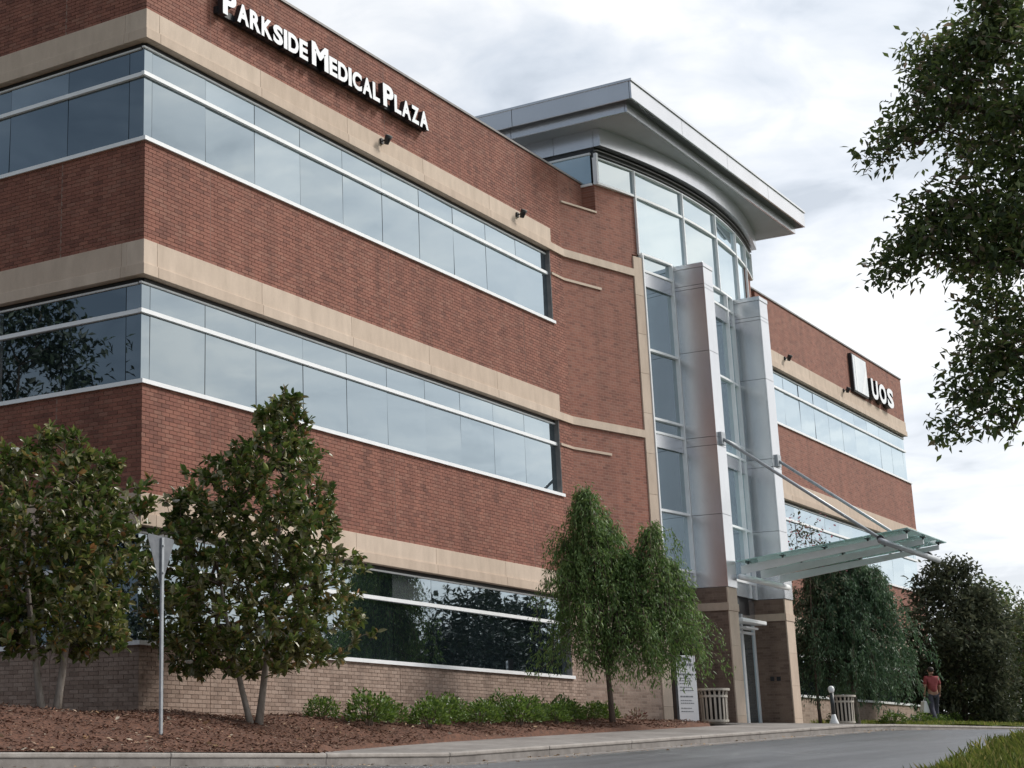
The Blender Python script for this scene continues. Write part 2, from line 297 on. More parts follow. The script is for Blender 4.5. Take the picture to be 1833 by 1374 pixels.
def lump(X, Y): return 0.035 * math.sin(X * 1.7 + 0.6) * math.cos(Y * 2.1) + 0.02 * math.sin(X * 4.1 + Y * 3.3)
def bed_z(X, Y):
    s_ = sstep(-4.9, -1.6, Y) if X < -1 else sstep(-3.6, -1.2, Y)
    lo = walk_z(X, -3.3) + 0.02 if X >= -1 else kz(max(X, -12)) + 0.01
    hi = -0.12 + 0.012 * max(0, X)
    return lo + (hi - lo) * s_ + lump(X, Y) * sstep(-5, -4.2, Y) - (0.25 * sstep(inner(X) + 0.02, inner(X) - 0.12, Y) if X > -2.2 else 0)
def verge_z(X, Y): return road_z(X, -11.6) - 0.1 * min(14, max(0, -11.6 - Y)) * (1 - sstep(-6, 2, X)) * 0.4 + 0.10 + 0.22 * sstep(-11.8, -12.8, Y) + 0.5 * sstep(-13.2, -16, Y) + 0.05 * math.sin(X * 1.3) * math.cos(Y)
def sheet(name, xs, ys, zf, mat, skip=None, skirt=0):
    xs = list(xs); ys = list(ys); nx, ny = len(xs), len(ys)
    v = [(x, y, zf(x, y)) for y in ys for x in xs]
    f = []
    for j in range(ny - 1):
        for i in range(nx - 1):
            if skip and skip((xs[i] + xs[i + 1]) / 2, (ys[j] + ys[j + 1]) / 2): continue
            f.append((j * nx + i, j * nx + i + 1, (j + 1) * nx + i + 1, (j + 1) * nx + i))
    b_ = MB(); b_.add(v, f)
    return b_.build(name, mat, None, True)
ar = lambda a, b_, s_: list(np.arange(a, b_ + s_ * 0.5, s_))
def far_z(X, Y): return min(road_z(X, -6), road_z(X, Y)) - 0.35
tag(sheet('ground', [-400, -200, -100] + ar(-60, 120, 6) + [160, 250, 450], [-450, -250, -150] + ar(-80, 80, 6) + [120, 200, 450], far_z, 'lawn'), kind='structure')
tag(sheet('road', ar(-60, 130, 1.0), [-16, -14, -12.5] + ar(-12, -5.2, 0.4), road_z, 'asphalt', skip=lambda x, y: False), kind='structure')
tag(sheet('lot', ar(-60, -4, 1.0), ar(-60, -16, 2.0), lambda x, y: road_z(x, y) , 'asphalt'), kind='structure')

# kerb: concrete stones in two courses, the left stretch with open drain throats
kerb = link('kerb', None); tag(kerb, kind='structure')
x = -24.0; i = 0
gaps = []
while x < 60:
    L = 3.05; a, b_ = x + 0.006, x + L - 0.006
    MB().prism([(a, -5.16), (b_, -5.16), (b_, -5.0), (a, -5.0)], lambda X, Y: kz(X) - 0.055, lambda X, Y: kz(X)).build('kerb_stone', 'kerb_concrete', kerb, bevel=0.015)
    cuts = [(a, b_)]
    for g0, g1 in gaps:
        nc = []
        for c0, c1 in cuts:
            if g1 <= c0 or g0 >= c1: nc.append((c0, c1)); continue
            if g0 > c0: nc.append((c0, g0))
            if g1 < c1: nc.append((g1, c1))
        cuts = nc
    for g0, g1 in gaps:
        if a <= g0 and g1 <= b_: MB().prism([(g0 + .004, -5.138), (g1 - .004, -5.138), (g1 - .004, -5.0), (g0 + .004, -5.0)], lambda X, Y: kz(X) - 0.3, lambda X, Y: kz(X) - 0.058).build('kerb_stone', 'stained_concrete', kerb)
    for c0, c1 in cuts:
        if c1 - c0 > 0.05: MB().prism([(c0, -5.145), (c1, -5.145), (c1, -5.0), (c0, -5.0)], lambda X, Y: kz(X) - 0.3, lambda X, Y: kz(X) - 0.057).build('kerb_stone', 'concrete', kerb)
    MB().prism([(a, -5.6), (b_, -5.6), (b_, -5.147), (a, -5.147)], lambda X, Y: kz(X) - 0.35, lambda X, Y: kz(X) - 0.146 + 0.012 * (Y < -5.4)).build('gutter_slab', 'concrete', kerb)
    x += L

# sidewalk slabs
sw = link('sidewalk', None); tag(sw, kind='structure')
x = -2.2
while x < 30.5:
    a, b_ = x + 0.006, min(x + 1.52, 30.5) - 0.006
    ya, yb = inner(a), inner(b_)
    if x > 16.2: ya = yb = -0.2
    rows = [(-4.995, min(ya, -3.06), min(yb, -3.06))] + ([(-3.05, ya, yb)] if x > 16.2 else [])
    for y0, q0, q1 in rows:
        if q0 - y0 < 0.05: continue
        MB().prism([(a, y0), (b_, y0), (b_, q1), (a, q0)], lambda X, Y: walk_z(X, Y) - 0.3, lambda X, Y: walk_z(X, Y) - 0.004).build('paving_slab', 'concrete', sw)
    x += 1.52

# planted bed
bed = sheet('mulch_bed', ar(-26, 17, 0.35), ar(-4.99, 0.0, 0.125) + ar(0.5, 16, 0.75), bed_z, 'mulch_soil',
            skip=lambda x, y: (x > 0.2 and y > 0.15))
tag(bed, kind='structure')
def lawn_z(X, Y): return kz(X) + 0.03 + 0.02 * min(4, max(0, Y + 5)) + 0.02 * math.sin(X * 2) * math.sin(Y * 3)
tag(sheet('lawn_strip', ar(30.5, 60, 0.6), ar(-5, 0.2, 0.4) + [4, 10, 20], lawn_z, 'lawn', skip=lambda x, y: y > 0.3 and x < 46), kind='structure')
tag(sheet('verge', ar(-9, 70, 0.6), ar(-30, -15, 1.5) + ar(-14.5, -11.4, 0.3), lambda x, y: verge_z(x, y) - 0.4 * sstep(-7, -9, x), 'lawn'), kind='structure')

# ------------------------------------------------------------------ the building
B = thing('medical_building', 'three storey red brick medical office building with ribbon windows and glass entrance tower', 'building')
XE = 46.22; DEP = 24.0; PAR = 13.33
LV = [(9.285, 10.515, 11.095, 11.646), (5.129, 6.345, 6.917, 7.524), (0.995, 2.20, 2.815, 3.337)]
WX0, WX1 = 0.0, 15.42
RX0 = XE - 15.42
# solid dark core behind every facing, added unseen to block light
core = MB().box(0.36, 16.2, 0.36, DEP - .3, -1.2, 12.6).box(16.2, 30.0, 1.2, DEP - .3, -1.2, 12.6).box(30.0, XE - .36, 0.36, DEP - .3, -1.2, 12.6)
core.build('dark_core', 'dark_metal', B)
box('roof_deck', 'roofing', B, 0.36, XE - .36, 0.36, DEP - .3, 12.602, 12.66)
BH, BL, JT = 0.0677, 0.203, 0.0095
single = []          # (distance, location, axis, material)
def lay_bricks(axis, rects, joints):
    """bricks of running bond; axis 0: wall along X facing -Y, axis 1: wall along Y facing -X"""
    out = []
    for (u0, u1, z0, z1) in rects:
        n = max(1, round((z1 - z0) / BH)); h = (z1 - z0) / n
        cutu = sorted([u0, u1] + [j for j in joints if u0 < j < u1])
        for c0, c1 in zip(cutu[:-1], cutu[1:]):
            s0 = c0 + (0.006 if c0 in joints else 0); s1 = c1 - (0.006 if c1 in joints else 0)
            for r_ in range(n):
                k = math.floor(s0 / BL) - 1; off = 0.5 * BL * (r_ % 2)
                while k * BL + off < s1:
                    a = max(s0, k * BL + off + JT / 2); b_ = min(s1, (k + 1) * BL + off - JT / 2); k += 1
                    if b_ - a < 0.02: continue
                    out.append((a, b_, z0 + r_ * h + JT / 2, z0 + (r_ + 1) * h - JT / 2, (u0, z0)))
    return out
def brick_verts(axis, a, b_, z0, z1, face, back):
    if axis == 0: return [(a, face, z0), (b_, face, z0), (b_, face, z1), (a, face, z1), (a, back, z0), (b_, back, z0), (b_, back, z1), (a, back, z1)]
    return [(face, b_, z0), (face, a, z0), (face, a, z1), (face, b_, z1), (back, b_, z0), (back, a, z0), (back, a, z1), (back, b_, z1)]
BF = [(0, 1, 2, 3), (1, 5, 6, 2), (4, 0, 3, 7), (3, 2, 6, 7), (4, 5, 1, 0)]
FRONT_J = [1.828, 7.828, 13.828]; SIDE_J = [1.85, 7.85]
YB = 6.0   # bricks are laid one by one on the side wall up to here
sections = [
    ('brick_wall', 0, 'red', [(0, 16.1, LV[0][3], PAR)]), ('brick_wall', 0, 'red', [(0, 16.1, LV[1][3], LV[0][0]), (15.42, 16.1, LV[0][0], LV[0][3])]),
    ('brick_wall', 0, 'red', [(0, 16.1, LV[2][3], LV[1][0]), (15.42, 16.1, LV[1][0], LV[1][3])]),
    ('brick_wall', 0, 'tan', [(0, 16.1, -0.42, LV[2][0]), (15.42, 16.1, LV[2][0], LV[2][3])]),
    ('brick_wall', 1, 'red', [(0.012, YB, LV[0][3], PAR)]), ('brick_wall', 1, 'red', [(0.012, YB, LV[1][3], LV[0][0])]), ('brick_wall', 1, 'red', [(0.012, YB, LV[2][3], LV[1][0])]),
    ('brick_wall', 1, 'tan', [(0.012, YB, -0.42, LV[2][0])])]
cand = []; secobj = []
for si, (nm, axis, col, rects) in enumerate(sections):
    back = MB()
    for (u0, u1, z0, z1) in rects:
        if axis == 0: back.box(u0 + (0.012 if u0 == 0 else 0), u1, 0.010, 0.34, z0, z1)
        else: back.box(0.010, 0.34, 0.345, u1, z0, z1) if False else back.box(0.0105, 0.34, u0 + 0.34, u1, z0, z1).box(0.0105, 0.3, u0 + 0.0005, u0 + 0.34, z0, z1)
    o = back.build(nm, col + '_mortar', B); o['label'] = ('red' if col == 'red' else 'tan') + ' brick wall panel on the ' + ('front' if axis == 0 else 'end') + ' of the building'
    secobj.append(o)
    for q in lay_bricks(axis, rects, FRONT_J if axis == 0 else SIDE_J):
        um, zm = (q[0] + q[1]) / 2, (q[2] + q[3]) / 2
        P = Vector((um, 0, zm)) if axis == 0 else Vector((0, um, zm))
        cand.append(((P - CAM).length, si, axis, col, q))
keep = {'red': 220, 'tan': 78}
order = sorted(range(len(cand)), key=lambda i: cand[i][0])
chosen = set(); seen = {'red': 0, 'tan': 0}
for i in order:
    d, si, axis, col, q = cand[i]
    if seen[col] >= keep[col] or si in (0, 4) or (q[1] - q[0]) < 0.15: continue
    if col == 'red' and not (si in (2, 6)): continue
    chosen.add(i); seen[col] += 1
packs = {}
bmesh_cache = {}
for i, (d, si, axis, col, q) in enumerate(cand):
    face = -0.0015 + rng.uniform(-0.0015, 0.0015)
    a, b_, z0, z1, _ = q
    if i in chosen:
        key = (axis, col, round(b_ - a, 3), round(z1 - z0, 4))
        if key not in bmesh_cache:
            bmesh_cache[key] = MB().add(brick_verts(axis, 0, b_ - a, 0, z1 - z0, 0, 0.02), BF).mesh('brick', col + '_brick')
        link('brick', bmesh_cache[key], secobj[si], (a, face, z0) if axis == 0 else (face, a, z0))
    else:
        packs.setdefault(si, MB()).add(brick_verts(axis, a, b_, z0, z1, face, 0.02), BF)
for si, pk in packs.items():
    o = pk.build('bricks', sections[si][2] + '_brick', secobj[si]); tag(o, kind='stuff')
# sealant in the movement joints
for j in FRONT_J:
    for z0, z1 in ((LV[0][3], PAR), (LV[1][3], LV[0][0]), (LV[2][3], LV[1][0])): box('movement_joint', 'sealant', B, j - 0.0065, j + 0.0065, 0.002, 0.012, z0, z1)
for z0, z1 in ((LV[0][3], PAR), (LV[1][3], LV[0][0]), (LV[2][3], LV[1][0])): box('movement_joint', 'sealant', B, 0.002, 0.012, 1.85 - 0.0065, 1.85 + 0.0065, z0, z1)
# brickwork further off: end wall beyond the near bricks, right wing, back and right walls
for z0, z1, mt in ((LV[0][3], PAR, 'red'), (LV[1][3], LV[0][0], 'red'), (LV[2][3], LV[1][0], 'red'), (-1.2, LV[2][0], 'tan')):
    box('brick_wall', mt + '_brickwork_side', B, 0, 0.34, YB + 0.003, DEP, z0, z1)
    box('brick_wall', mt + '_brickwork', B, 30.1, XE - 0.003, 0, 0.34, z0, z1)
for z0, z1 in ((LV[0][0], LV[0][3]), (LV[1][0], LV[1][3]), (LV[2][0], LV[2][3])):
    box('brick_wall', 'red_brickwork' if z0 > 1 else 'tan_brickwork', B, 30.1, RX0, 0.001, 0.34, z0 + .001, z1 - .001)
box('end_wall', 'red_brickwork_side', B, XE - 0.34, XE, 0.37, DEP, -1.2, PAR)
box('rear_wall', 'red_brickwork', B, 0.3, XE - 0.35, DEP - 0.34, DEP - 0.004, -1.2, PAR)
box('foundation_wall', 'tan_brickwork', B, 0.02, 16.1, 0.02, 0.34, -1.2, -0.421)
box('brick_wall', 'red_brickwork', B, 16.101, 17.655, 0, 0.34, 12.3, PAR)           # main wall running on behind the corner pier
# parapet coping
cop = MB().box(-0.03, 17.66, -0.035, 0.40, PAR + .001, PAR + 0.05); cop.build('coping', 'coping_metal', B)
MB().box(-0.03, 0.40, 0.402, DEP + .03, PAR + .001, PAR + 0.05).build('coping', 'coping_metal', B)
MB().box(29.0, XE + 0.03, -0.035, 0.40, PAR + .001, PAR + 0.05).build('coping', 'coping_metal', B)
MB().box(XE - 0.40, XE + .03, 0.402, DEP + .03, PAR + .001, PAR + 0.05).build('coping', 'coping_metal', B)

# stone bands: an upper course and a slimmer, prouder lower course of separate blocks
def stone_band(axis, u0, u1, z0, z1, start):
    p = link('stone_band', None, B)
    cuts = [u0]; k = start
    while k < u1 - 0.3:
        if k > u0 + 0.2: cuts.append(k)
        k += 1.5 * 2
    cuts.append(u1); zl = z0 + 0.19
    for a, b_ in zip(cuts[:-1], cuts[1:]):
        a2 = a + (0.003 if a != u0 else (-0.028 if (axis == 0 and u0 == 0) else 0)); b2 = b_ - 0.003
        a3 = a + (0.003 if a != u0 else (-0.058 if (axis == 0 and u0 == 0) else 0))
        for (aa, zz0, zz1, pr) in ((a2, zl + 0.002, z1, 0.028), (a3, z0, zl, 0.058)):
            if axis == 0: box('stone_block', 'limestone', p, aa, b2, -pr, 0.34, zz0, zz1, bevel=0.006)
            else: box('stone_block', 'limestone', p, -pr, 0.33, max(aa, 0.341), b2, zz0, zz1, bevel=0.006)
    return p
for wz, tz, gz, bz in LV:
    stone_band(0, 0, 15.47, gz, bz, 0.328); stone_band(1, 0.0, DEP, gz, bz, 0.45); stone_band(0, RX0 - .05, XE, gz, bz, RX0 + 1)
# ribbon windows
def ribbon(axis, u0, u1, lv, stations, far=False):
    wz, tz, gz, bz = lv
    wdw = link('ribbon_window', None, B)
    st = [u0] + [s_ for s_ in stations if u0 + 0.1 < s_ < u1 - 0.1] + [u1]
    D = 0.12; zt = gz - 0.075
    def bx(nm, mt, a, b_, d0, d1, z0, z1):
        if axis == 0: return box(nm, mt, wdw, a, b_, d0, d1, z0, z1)
        return box(nm, mt, wdw, d0, d1, a, b_, z0, z1)
    c0 = u0 if axis == 0 else u0
    bx('backing', 'black', c0 + (0.13 if u0 == 0 else 0), u1, D + 0.02, 0.36, wz, gz)
    bx('head_frame', 'white_metal', c0 + (0.06 if u0 == 0 else 0) + (0.13 if axis == 1 else 0), u1, 0.085, D + 0.02, zt - 0.03, zt)
    bx('head_gap', 'black', c0 + (0.15 if u0 == 0 else 0), u1, 0.10, 0.35, zt, gz + 0.001 if False else gz - 0.001)
    lead = 0.04 if u0 == 0 else 0
    bx('transom', 'white_metal', c0 + lead + (0.08 if (axis == 1) else 0), u1, 0.062, D + 0.004, tz - 0.035, tz + 0.035)
    bx('sill', 'white_metal', c0 + ((-0.045 if axis == 0 else 0.14) if u0 == 0 else 0), u1 + (0.06 if axis == 0 and not far else 0), -0.045, 0.14, wz - 0.028, wz + 0.042)
    for a, b_ in zip(st[:-1], st[1:]):
        for z0, z1 in ((wz + 0.043, tz - 0.036), (tz + 0.036, zt - 0.031)):
            a2, b2 = a + 0.007, b_ - 0.007
            if a == 0: a2 = (D - 0.012 if axis == 0 else D + 0.004)
            W, H = (b2 - a2) / 2, (z1 - z0) / 2
            if axis == 0: vs = [(-W, 0, -H), (W, 0, -H), (W, 0, H), (-W, 0, H), (-W, .012, -H), (W, .012, -H), (W, .012, H), (-W, .012, H)]
            else: vs = [(0, W, -H), (0, -W, -H), (0, -W, H), (0, W, H), (.012, W, -H), (.012, -W, -H), (.012, -W, H), (.012, W, H)]
            me = MB().add(vs, BF + [(5, 4, 7, 6)]).mesh('pane', 'mirror_glass')
            pc = ((a2 + b2) / 2, D, (z0 + z1) / 2) if axis == 0 else (D, (a2 + b2) / 2, (z0 + z1) / 2)
            po = link('pane', me, wdw, pc)
            po.rotation_euler = (rng.normal(0, 0.0045), rng.normal(0, 0.0004), rng.normal(0, 0.0045)) if axis == 0 else (rng.normal(0, 0.0004), rng.normal(0, 0.0045), rng.normal(0, 0.0045))
    if axis == 0:   # end reveal
        ue = u1 if not far else u0
        box('reveal', 'coping_metal', wdw, ue - 0.02 if not far else ue, ue if not far else ue + 0.02, 0.001, D + 0.02, wz + 0.043, gz - .002)
    return wdw
ST = [0.328 + 1.5 * k for k in range(11)]
for lv in LV:
    ribbon(0, 0.0, 15.42, lv, ST); ribbon(1, 0.0, DEP - 2, lv, [0.455 + 1.5 * k * 0.93 for k in range(20)])
    ribbon(0, RX0, XE, lv, [XE - s_ for s_ in reversed(ST)], far=True)

# the angled brick pier beside the entrance tower, and its twin
KP = -0.68 / 2.73
def pier(mx):
    f = (lambda x: x) if not mx else (lambda x: XE - x)
    def P(x, dy=0.0): return (f(x), KP * (x - 16.1) + dy)
    def ccw(pl): return pl if not mx else pl[::-1]
    g = link('corner_pier', None, B)
    foot = [P(16.1, 0.002), P(18.83), (f(18.83), 1.3), (f(16.1), 1.3)]
    up_ = [P(17.5), P(18.83), (f(18.83), 1.3), (f(17.5), 1.3)]
    MB().prism(ccw(foot), 2.817, 12.5).build('brick_wall', 'red_brickwork', g)
    MB().prism(ccw(foot), -1.2, 2.815).build('brick_wall', 'tan_brickwork', g)
    MB().prism(ccw(up_), 12.502, 13.29).build('brick_wall', 'red_brickwork', g)
    MB().prism(ccw([P(16.16, -0.03), P(17.5, -0.03), (f(17.5), 0.0), (f(16.16), 0.0)]), 12.502, 12.55).build('ledge', 'limestone', g)
    for wz, tz, gz, bz in LV:
        MB().prism(ccw([P(16.1, -0.05), P(18.82, -0.05), P(18.82, 0.05), P(16.1, 0.05)]), gz, gz + 0.19).build('stone_band', 'limestone', g)
        MB().box(min(f(15.43), f(16.1)), max(f(15.43), f(16.1)), -0.0555, 0.05, gz, gz + 0.188).build('stone_band', 'limestone', g)
        MB().prism(ccw([P(16.1, -0.03), P(17.5, -0.03), P(17.5, 0.05), P(16.1, 0.05)]), tz - 0.03, tz + 0.03).build('stone_strip', 'limestone', g)
        MB().box(min(f(15.44), f(16.1)), max(f(15.44), f(16.1)), -0.0295, 0.05, tz - 0.029, tz + 0.029).build('stone_strip', 'limestone', g)
    tr = link('stone_trim', None, B)
    z = -0.6
    while z < 11.6:
        z1 = min(z + 1.02, 11.69)
        MB().prism(ccw([P(18.831, -0.03), P(19.19, -0.03), P(19.19, 0.2), P(18.831, 0.2)]), z + .002, z1 - .002).build('stone_block', 'limestone', tr, bevel=0.006); z = z1
    MB().prism(ccw([P(18.832, 0.0), P(19.05, 0.0), P(19.05, 0.2), P(18.832, 0.2)]), 11.692, 13.285).build('brick_wall', 'red_brickwork', g)
pier(False); pier(True)

# entrance tower: curved curtain wall
def arc(x): return -1.09 + 0.0223 * (x - 23.1) ** 2
tower = link('curtain_wall', None, B)
def pane_between(x0, x1, z0, z1, mt='tower_glass', dy=0.0, th=0.012, nm='pane'):
    g = 0.006
    p0 = Vector((x0 + g, arc(x0) + dy, 0)); p1 = Vector((x1 - g, arc(x1) + dy, 0)); n_ = Vector((p1.y - p0.y, -(p1.x - p0.x), 0)).normalized() * th
    vs = [p0, p1, p1 - n_, p0 - n_]
    return MB().prism([(v.x, v.y) for v in vs], z0 + g, z1 - g).build(nm, mt, tower)
def mull(x, z0, z1, wd=0.05, pr=0.07):
    s_ = 2 * 0.0223 * (x - 23.1); d = Vector((1, s_, 0)).normalized(); n_ = Vector((d.y, -d.x, 0)); c_ = Vector((x, arc(x), 0))
    vs = [c_ - d * wd / 2 + n_ * pr, c_ + d * wd / 2 + n_ * pr, c_ + d * wd / 2 - n_ * 0.06, c_ - d * wd / 2 - n_ * 0.06]
    MB().prism([(v.x, v.y) for v in vs], z0, z1).build('mullion', 'white_metal', tower)
def rail(x0, x1, z0, z1, mt='white_metal', pr=0.055, nm='transom', n=None):
    n = n or max(1, int(round((x1 - x0) / 0.6))); xs = [x0 + (x1 - x0) * k / n for k in range(n + 1)]
    pl = [(x_, arc(x_) - pr) for x_ in xs] + [(x_, arc(x_) + 0.06) for x_ in reversed(xs)]
    MB().prism(pl, z0, z1).build(nm, mt, tower)
ups = [17.5, 19.08, 21.55, 23.85, 25.85, 27.25, 28.7]
for a, b_ in zip(ups[:-1], ups[1:]):
    pane_between(a, b_, 13.33, 13.97)
    if 18 < a < 27: pane_between(a, b_, 11.80, 13.27)
for s_ in ups[1:-1]: mull(s_, 11.74, 13.99)
for s_ in (17.53, 28.67): mull(s_, 13.30, 14.10, 0.07)
rail(17.5, 28.7, 13.27, 13.33); rail(17.5, 28.7, 13.965, 13.995)
rail(17.5, 28.7, 13.996, 14.40, 'dark_metal', 0.0, 'head_recess'); rail(17.5, 28.7, 14.06, 14.08, 'coping_metal', 0.05, 'head_trim'); rail(17.5, 28.7, 14.16, 14.18, 'coping_metal', 0.09, 'head_trim')
lows = [[19.2, 20.69], [21.33, 23.1, 24.35, 24.9], [25.53, 27.05]]
for seg in lows:
    for a, b_ in zip(seg[:-1], seg[1:]):
        for z0, z1 in ((11.33, 11.74), (9.27, 10.92), (7.50, 9.21), (7.13, 7.44), (5.20, 6.75), (3.75, 5.14)): pane_between(a, b_, z0, z1, dy=0.03)
    for z0, z1 in ((11.745, 11.80), (9.21, 9.27), (7.44, 7.50), (5.14, 5.20)): rail(seg[0], seg[-1], z0, z1)
    for z0, z1 in ((10.92, 11.33), (6.75, 7.13), (3.34, 3.75)): rail(seg[0], seg[-1], z0, z1, 'silver_panel', 0.03, 'spandrel'); rail(seg[0], seg[-1], z1 - 0.04, z1 + 0.02, 'white_metal', 0.062)
    for s_ in seg: mull(min(max(s_, seg[0] + .026), seg[-1] - .026), 3.34, 11.74)
# dark room behind the glass
xs_ = [17.55 + (28.65 - 17.55) * k / 14 for k in range(15)]
MB().prism([(x_, arc(x_) + 0.065) for x_ in xs_] + [(28.65, 1.6), (17.55, 1.6)], 2.9, 14.38).build('dark_core', 'black', tower)
# left and right returns of the top storey glass
for mx in (0, 1):
    f = (lambda x_: x_) if not mx else (lambda x_: XE - x_)
    for y0, y1 in ((-0.35, 1.05), (1.09, 2.5), (2.54, 4.0)):
        box('pane', 'tower_glass', tower, f(17.5), f(17.512), y0 + (0.07 if y0 < 0 else 0), y1, 13.33, 14.08)
        box('mullion', 'white_metal', tower, f(17.46), f(17.54), y1 - 0.01, y1 + 0.05, 13.30, 14.10)
    box('transom', 'white_metal', tower, f(17.455), f(17.56), -0.30, 4.2, 13.25, 13.31); box('transom', 'white_metal', tower, f(17.457), f(17.56), -0.30, 4.2, 14.08, 14.13)
    box('dark_core', 'black', tower, f(17.56), f(17.7), -0.2, 4.2, 12.6, 14.38)
    box('brick_wall', 'red_brickwork_side', tower, f(17.49), f(17.6), 1.31, 4.2, 12.6, 13.248)
# metal fins on brick feet
def fin(x0, x1, mirror):
    g = link('entrance_fin', None, B)
    y0, y1 = -1.80, -0.78
    zs = [3.34, 5.15, 6.90, 7.12, 9.36, 11.04, 11.14, 11.60]
    for a, b_ in zip(zs[:-1], zs[1:]):
        box('metal_panel', 'grey_shade_panel', g, x0, x0 + 0.04, y0 + 0.004, y1, a + 0.006, b_ - 0.006); box('metal_panel', 'grey_shade_panel', g, x1 - 0.04, x1, y0 + 0.004, y1, a + 0.006, b_ - 0.006)  # same paint as the front; shade put into the darker side colour
        box('metal_panel', 'silver_panel', g, x0 + 0.002, x1 - 0.002, y0 - 0.03, y0, a + 0.006, b_ - 0.006)
    box('dark_core', 'joint', g, x0 + 0.012, x1 - 0.012, y0 + 0.002, y1 - .002, 3.335, 11.6)
    box('cap', 'silver_panel', g, x0 - 0.02, x1 + 0.02, y0 - 0.045, y1, 11.602, 11.72, bevel=0.01)
    box('brick_wall', 'tan_brickwork_side' if False else 'fin_brickwork', g, x0, x1, y0 + 0.03, y1, 2.952, 3.333); box('brick_wall', 'fin_brickwork', g, x0, x1, y0 + 0.03, y1, -0.6, 2.758)
    box('stone_band', 'limestone', g, x0 - 0.03, x1 + 0.03, y0 - 0.02, y1, 2.76, 2.95, bevel=0.006)
    z = -0.6
    while z < 2.75:
        z1 = min(z + 0.84, 2.757); box('stone_block', 'limestone', g, x0 + 0.004, x1 - 0.004, y0 - 0.004, y0 + 0.028, z + .002, z1 - .002); z = z1
    box('stone_block', 'limestone', g, x0 + 0.004, x1 - 0.004, y0 - 0.004, y0 + 0.028, 2.954, 3.333)
BRN = [(r_, (c_[0] * 0.62, c_[1] * 0.9, c_[2] * 0.92)) for r_, c_ in [(0.0, (0.22, 0.10, 0.075)), (0.4, (0.32, 0.15, 0.11)), (0.8, (0.37, 0.18, 0.135)), (1.0, (0.26, 0.12, 0.09))]]
brick_tex('fin_brickwork', BRN, (0.21, 0.145, 0.115), 1)
fin(20.69, 21.33, False); fin(24.90, 25.53, True)
# entrance between the fins
ent = link('entrance', None, B)
box('spandrel', 'grey_shade_panel', ent, 21.331, 24.899, -0.98, -0.70, 2.86, 3.33); box('soffit', 'grey_shade_panel', ent, 21.331, 24.899, -0.98, 0.3, 2.80, 2.858)
for k, (a, b_) in enumerate(((21.36, 22.3), (22.34, 23.10), (23.14, 23.92), (23.96, 24.86))):
    box('door' if k in (1, 2) else 'side_light', 'tower_glass', ent, a + .03, b_ - .03, -0.90, -0.885, 0.05, 2.4)
    box('pane', 'tower_glass', ent, a + .03, b_ - .03, -0.90, -0.885, 2.48, 2.79)
    for c_ in (a, b_): box('door_frame', 'white_metal', ent, c_ - 0.03, c_ + 0.03, -0.94, -0.87, -0.05, 2.80)
box('door_head', 'white_metal', ent, 21.391, 24.829, -0.935, -0.872, 2.405, 2.475)
box('dark_core', 'black', ent, 21.34, 24.89, -0.5, 0.2, -0.1, 2.8)
for s_ in (22.98, 23.26): MB().tube([(s_, -0.97, 0.75), (s_, -0.97, 1.35)], 0.014).build('door_handle', 'galvanised', ent)
box('light_box', 'white_metal', ent, 22.6, 24.4, -1.45, -1.05, 2.62, 2.72, bevel=0.02); box('light_box', 'white_metal', ent, 23.4, 24.3, -1.25, -1.0, 2.50, 2.56, bevel=0.02)
box('light_bracket', 'galvanised', ent, 23.2, 23.3, -1.2, -0.97, 2.66, 2.86)
for y_ in (-1.47, -1.30): box('call_plate', 'black', ent, 24.878, 24.899, y_ - 0.05, y_ + 0.05, 1.20, 1.31)

# overhanging roof of the tower
roof = link('tower_roof', None, B)
RXL, RXR, RYF, RYB = 16.55, 29.67, -1.88, 11.0
def panels(nm, mt, axis, u0, u1, n, c0, c1, z0, z1):
    for k in range(n):
        a = u0 + (u1 - u0) * k / n + 0.008; b_ = u0 + (u1 - u0) * (k + 1) / n - 0.008
        if axis == 0: box(nm, mt, roof, a, b_, c0, c1, z0, z1)
        else: box(nm, mt, roof, c0, c1, a, b_, z0, z1)
panels('fascia_panel', 'silver_panel', 0, RXL, RXR, 4, RYF, RYF + 0.05, 14.95, 15.40)
panels('fascia_panel', 'silver_panel', 1, RYF + 0.052, RYB, 4, RXL, RXL + 0.05, 14.95, 15.40); panels('fascia_panel', 'silver_panel', 1, RYF + 0.052, RYB, 4, RXR - 0.05, RXR, 14.95, 15.40)
MB().box(RXL - 0.03, RXR + 0.03, RYF - 0.03, RYB, 15.402, 15.46).build('roof_edge', 'silver_panel', roof)
box('roof_core', 'joint', roof, RXL + 0.045, RXR - 0.045, RYF + 0.045, RYB - .01, 14.97, 15.401)
box('underside', 'dark_metal', roof, RXL + 0.05, RXR - 0.05, RYF + 0.05, RYB - .02, 14.952, 14.969)
i_ = 0.24
panels('lower_fascia', 'silver_panel', 0, RXL + i_, RXR - i_, 4, RYF + i_, RYF + i_ + 0.05, 14.72, 14.95)
panels('lower_fascia', 'silver_panel', 1, RYF + i_ + 0.052, RYB - .05, 4, RXL + i_, RXL + i_ + 0.05, 14.72, 14.95); panels('lower_fascia', 'silver_panel', 1, RYF + i_ + 0.052, RYB - .05, 4, RXR - i_ - 0.05, RXR - i_, 14.72, 14.95)
box('soffit', 'soffit_panel', roof, RXL + i_ + 0.05, RXR - i_ - 0.05, RYF + i_ + 0.05, RYB - .06, 14.725, 14.76)
CF0, CF1 = 17.42, XE - 17.42
xs_ = [CF0 + (CF1 - CF0) * k / 28 for k in range(29)]
pl = [(x_, arc(x_) - 0.24) for x_ in xs_] + [(x_, arc(x_) - 0.06) for x_ in reversed(xs_)]
MB().prism(pl, 14.25, 14.724).build('curved_fascia', 'silver_panel', roof)
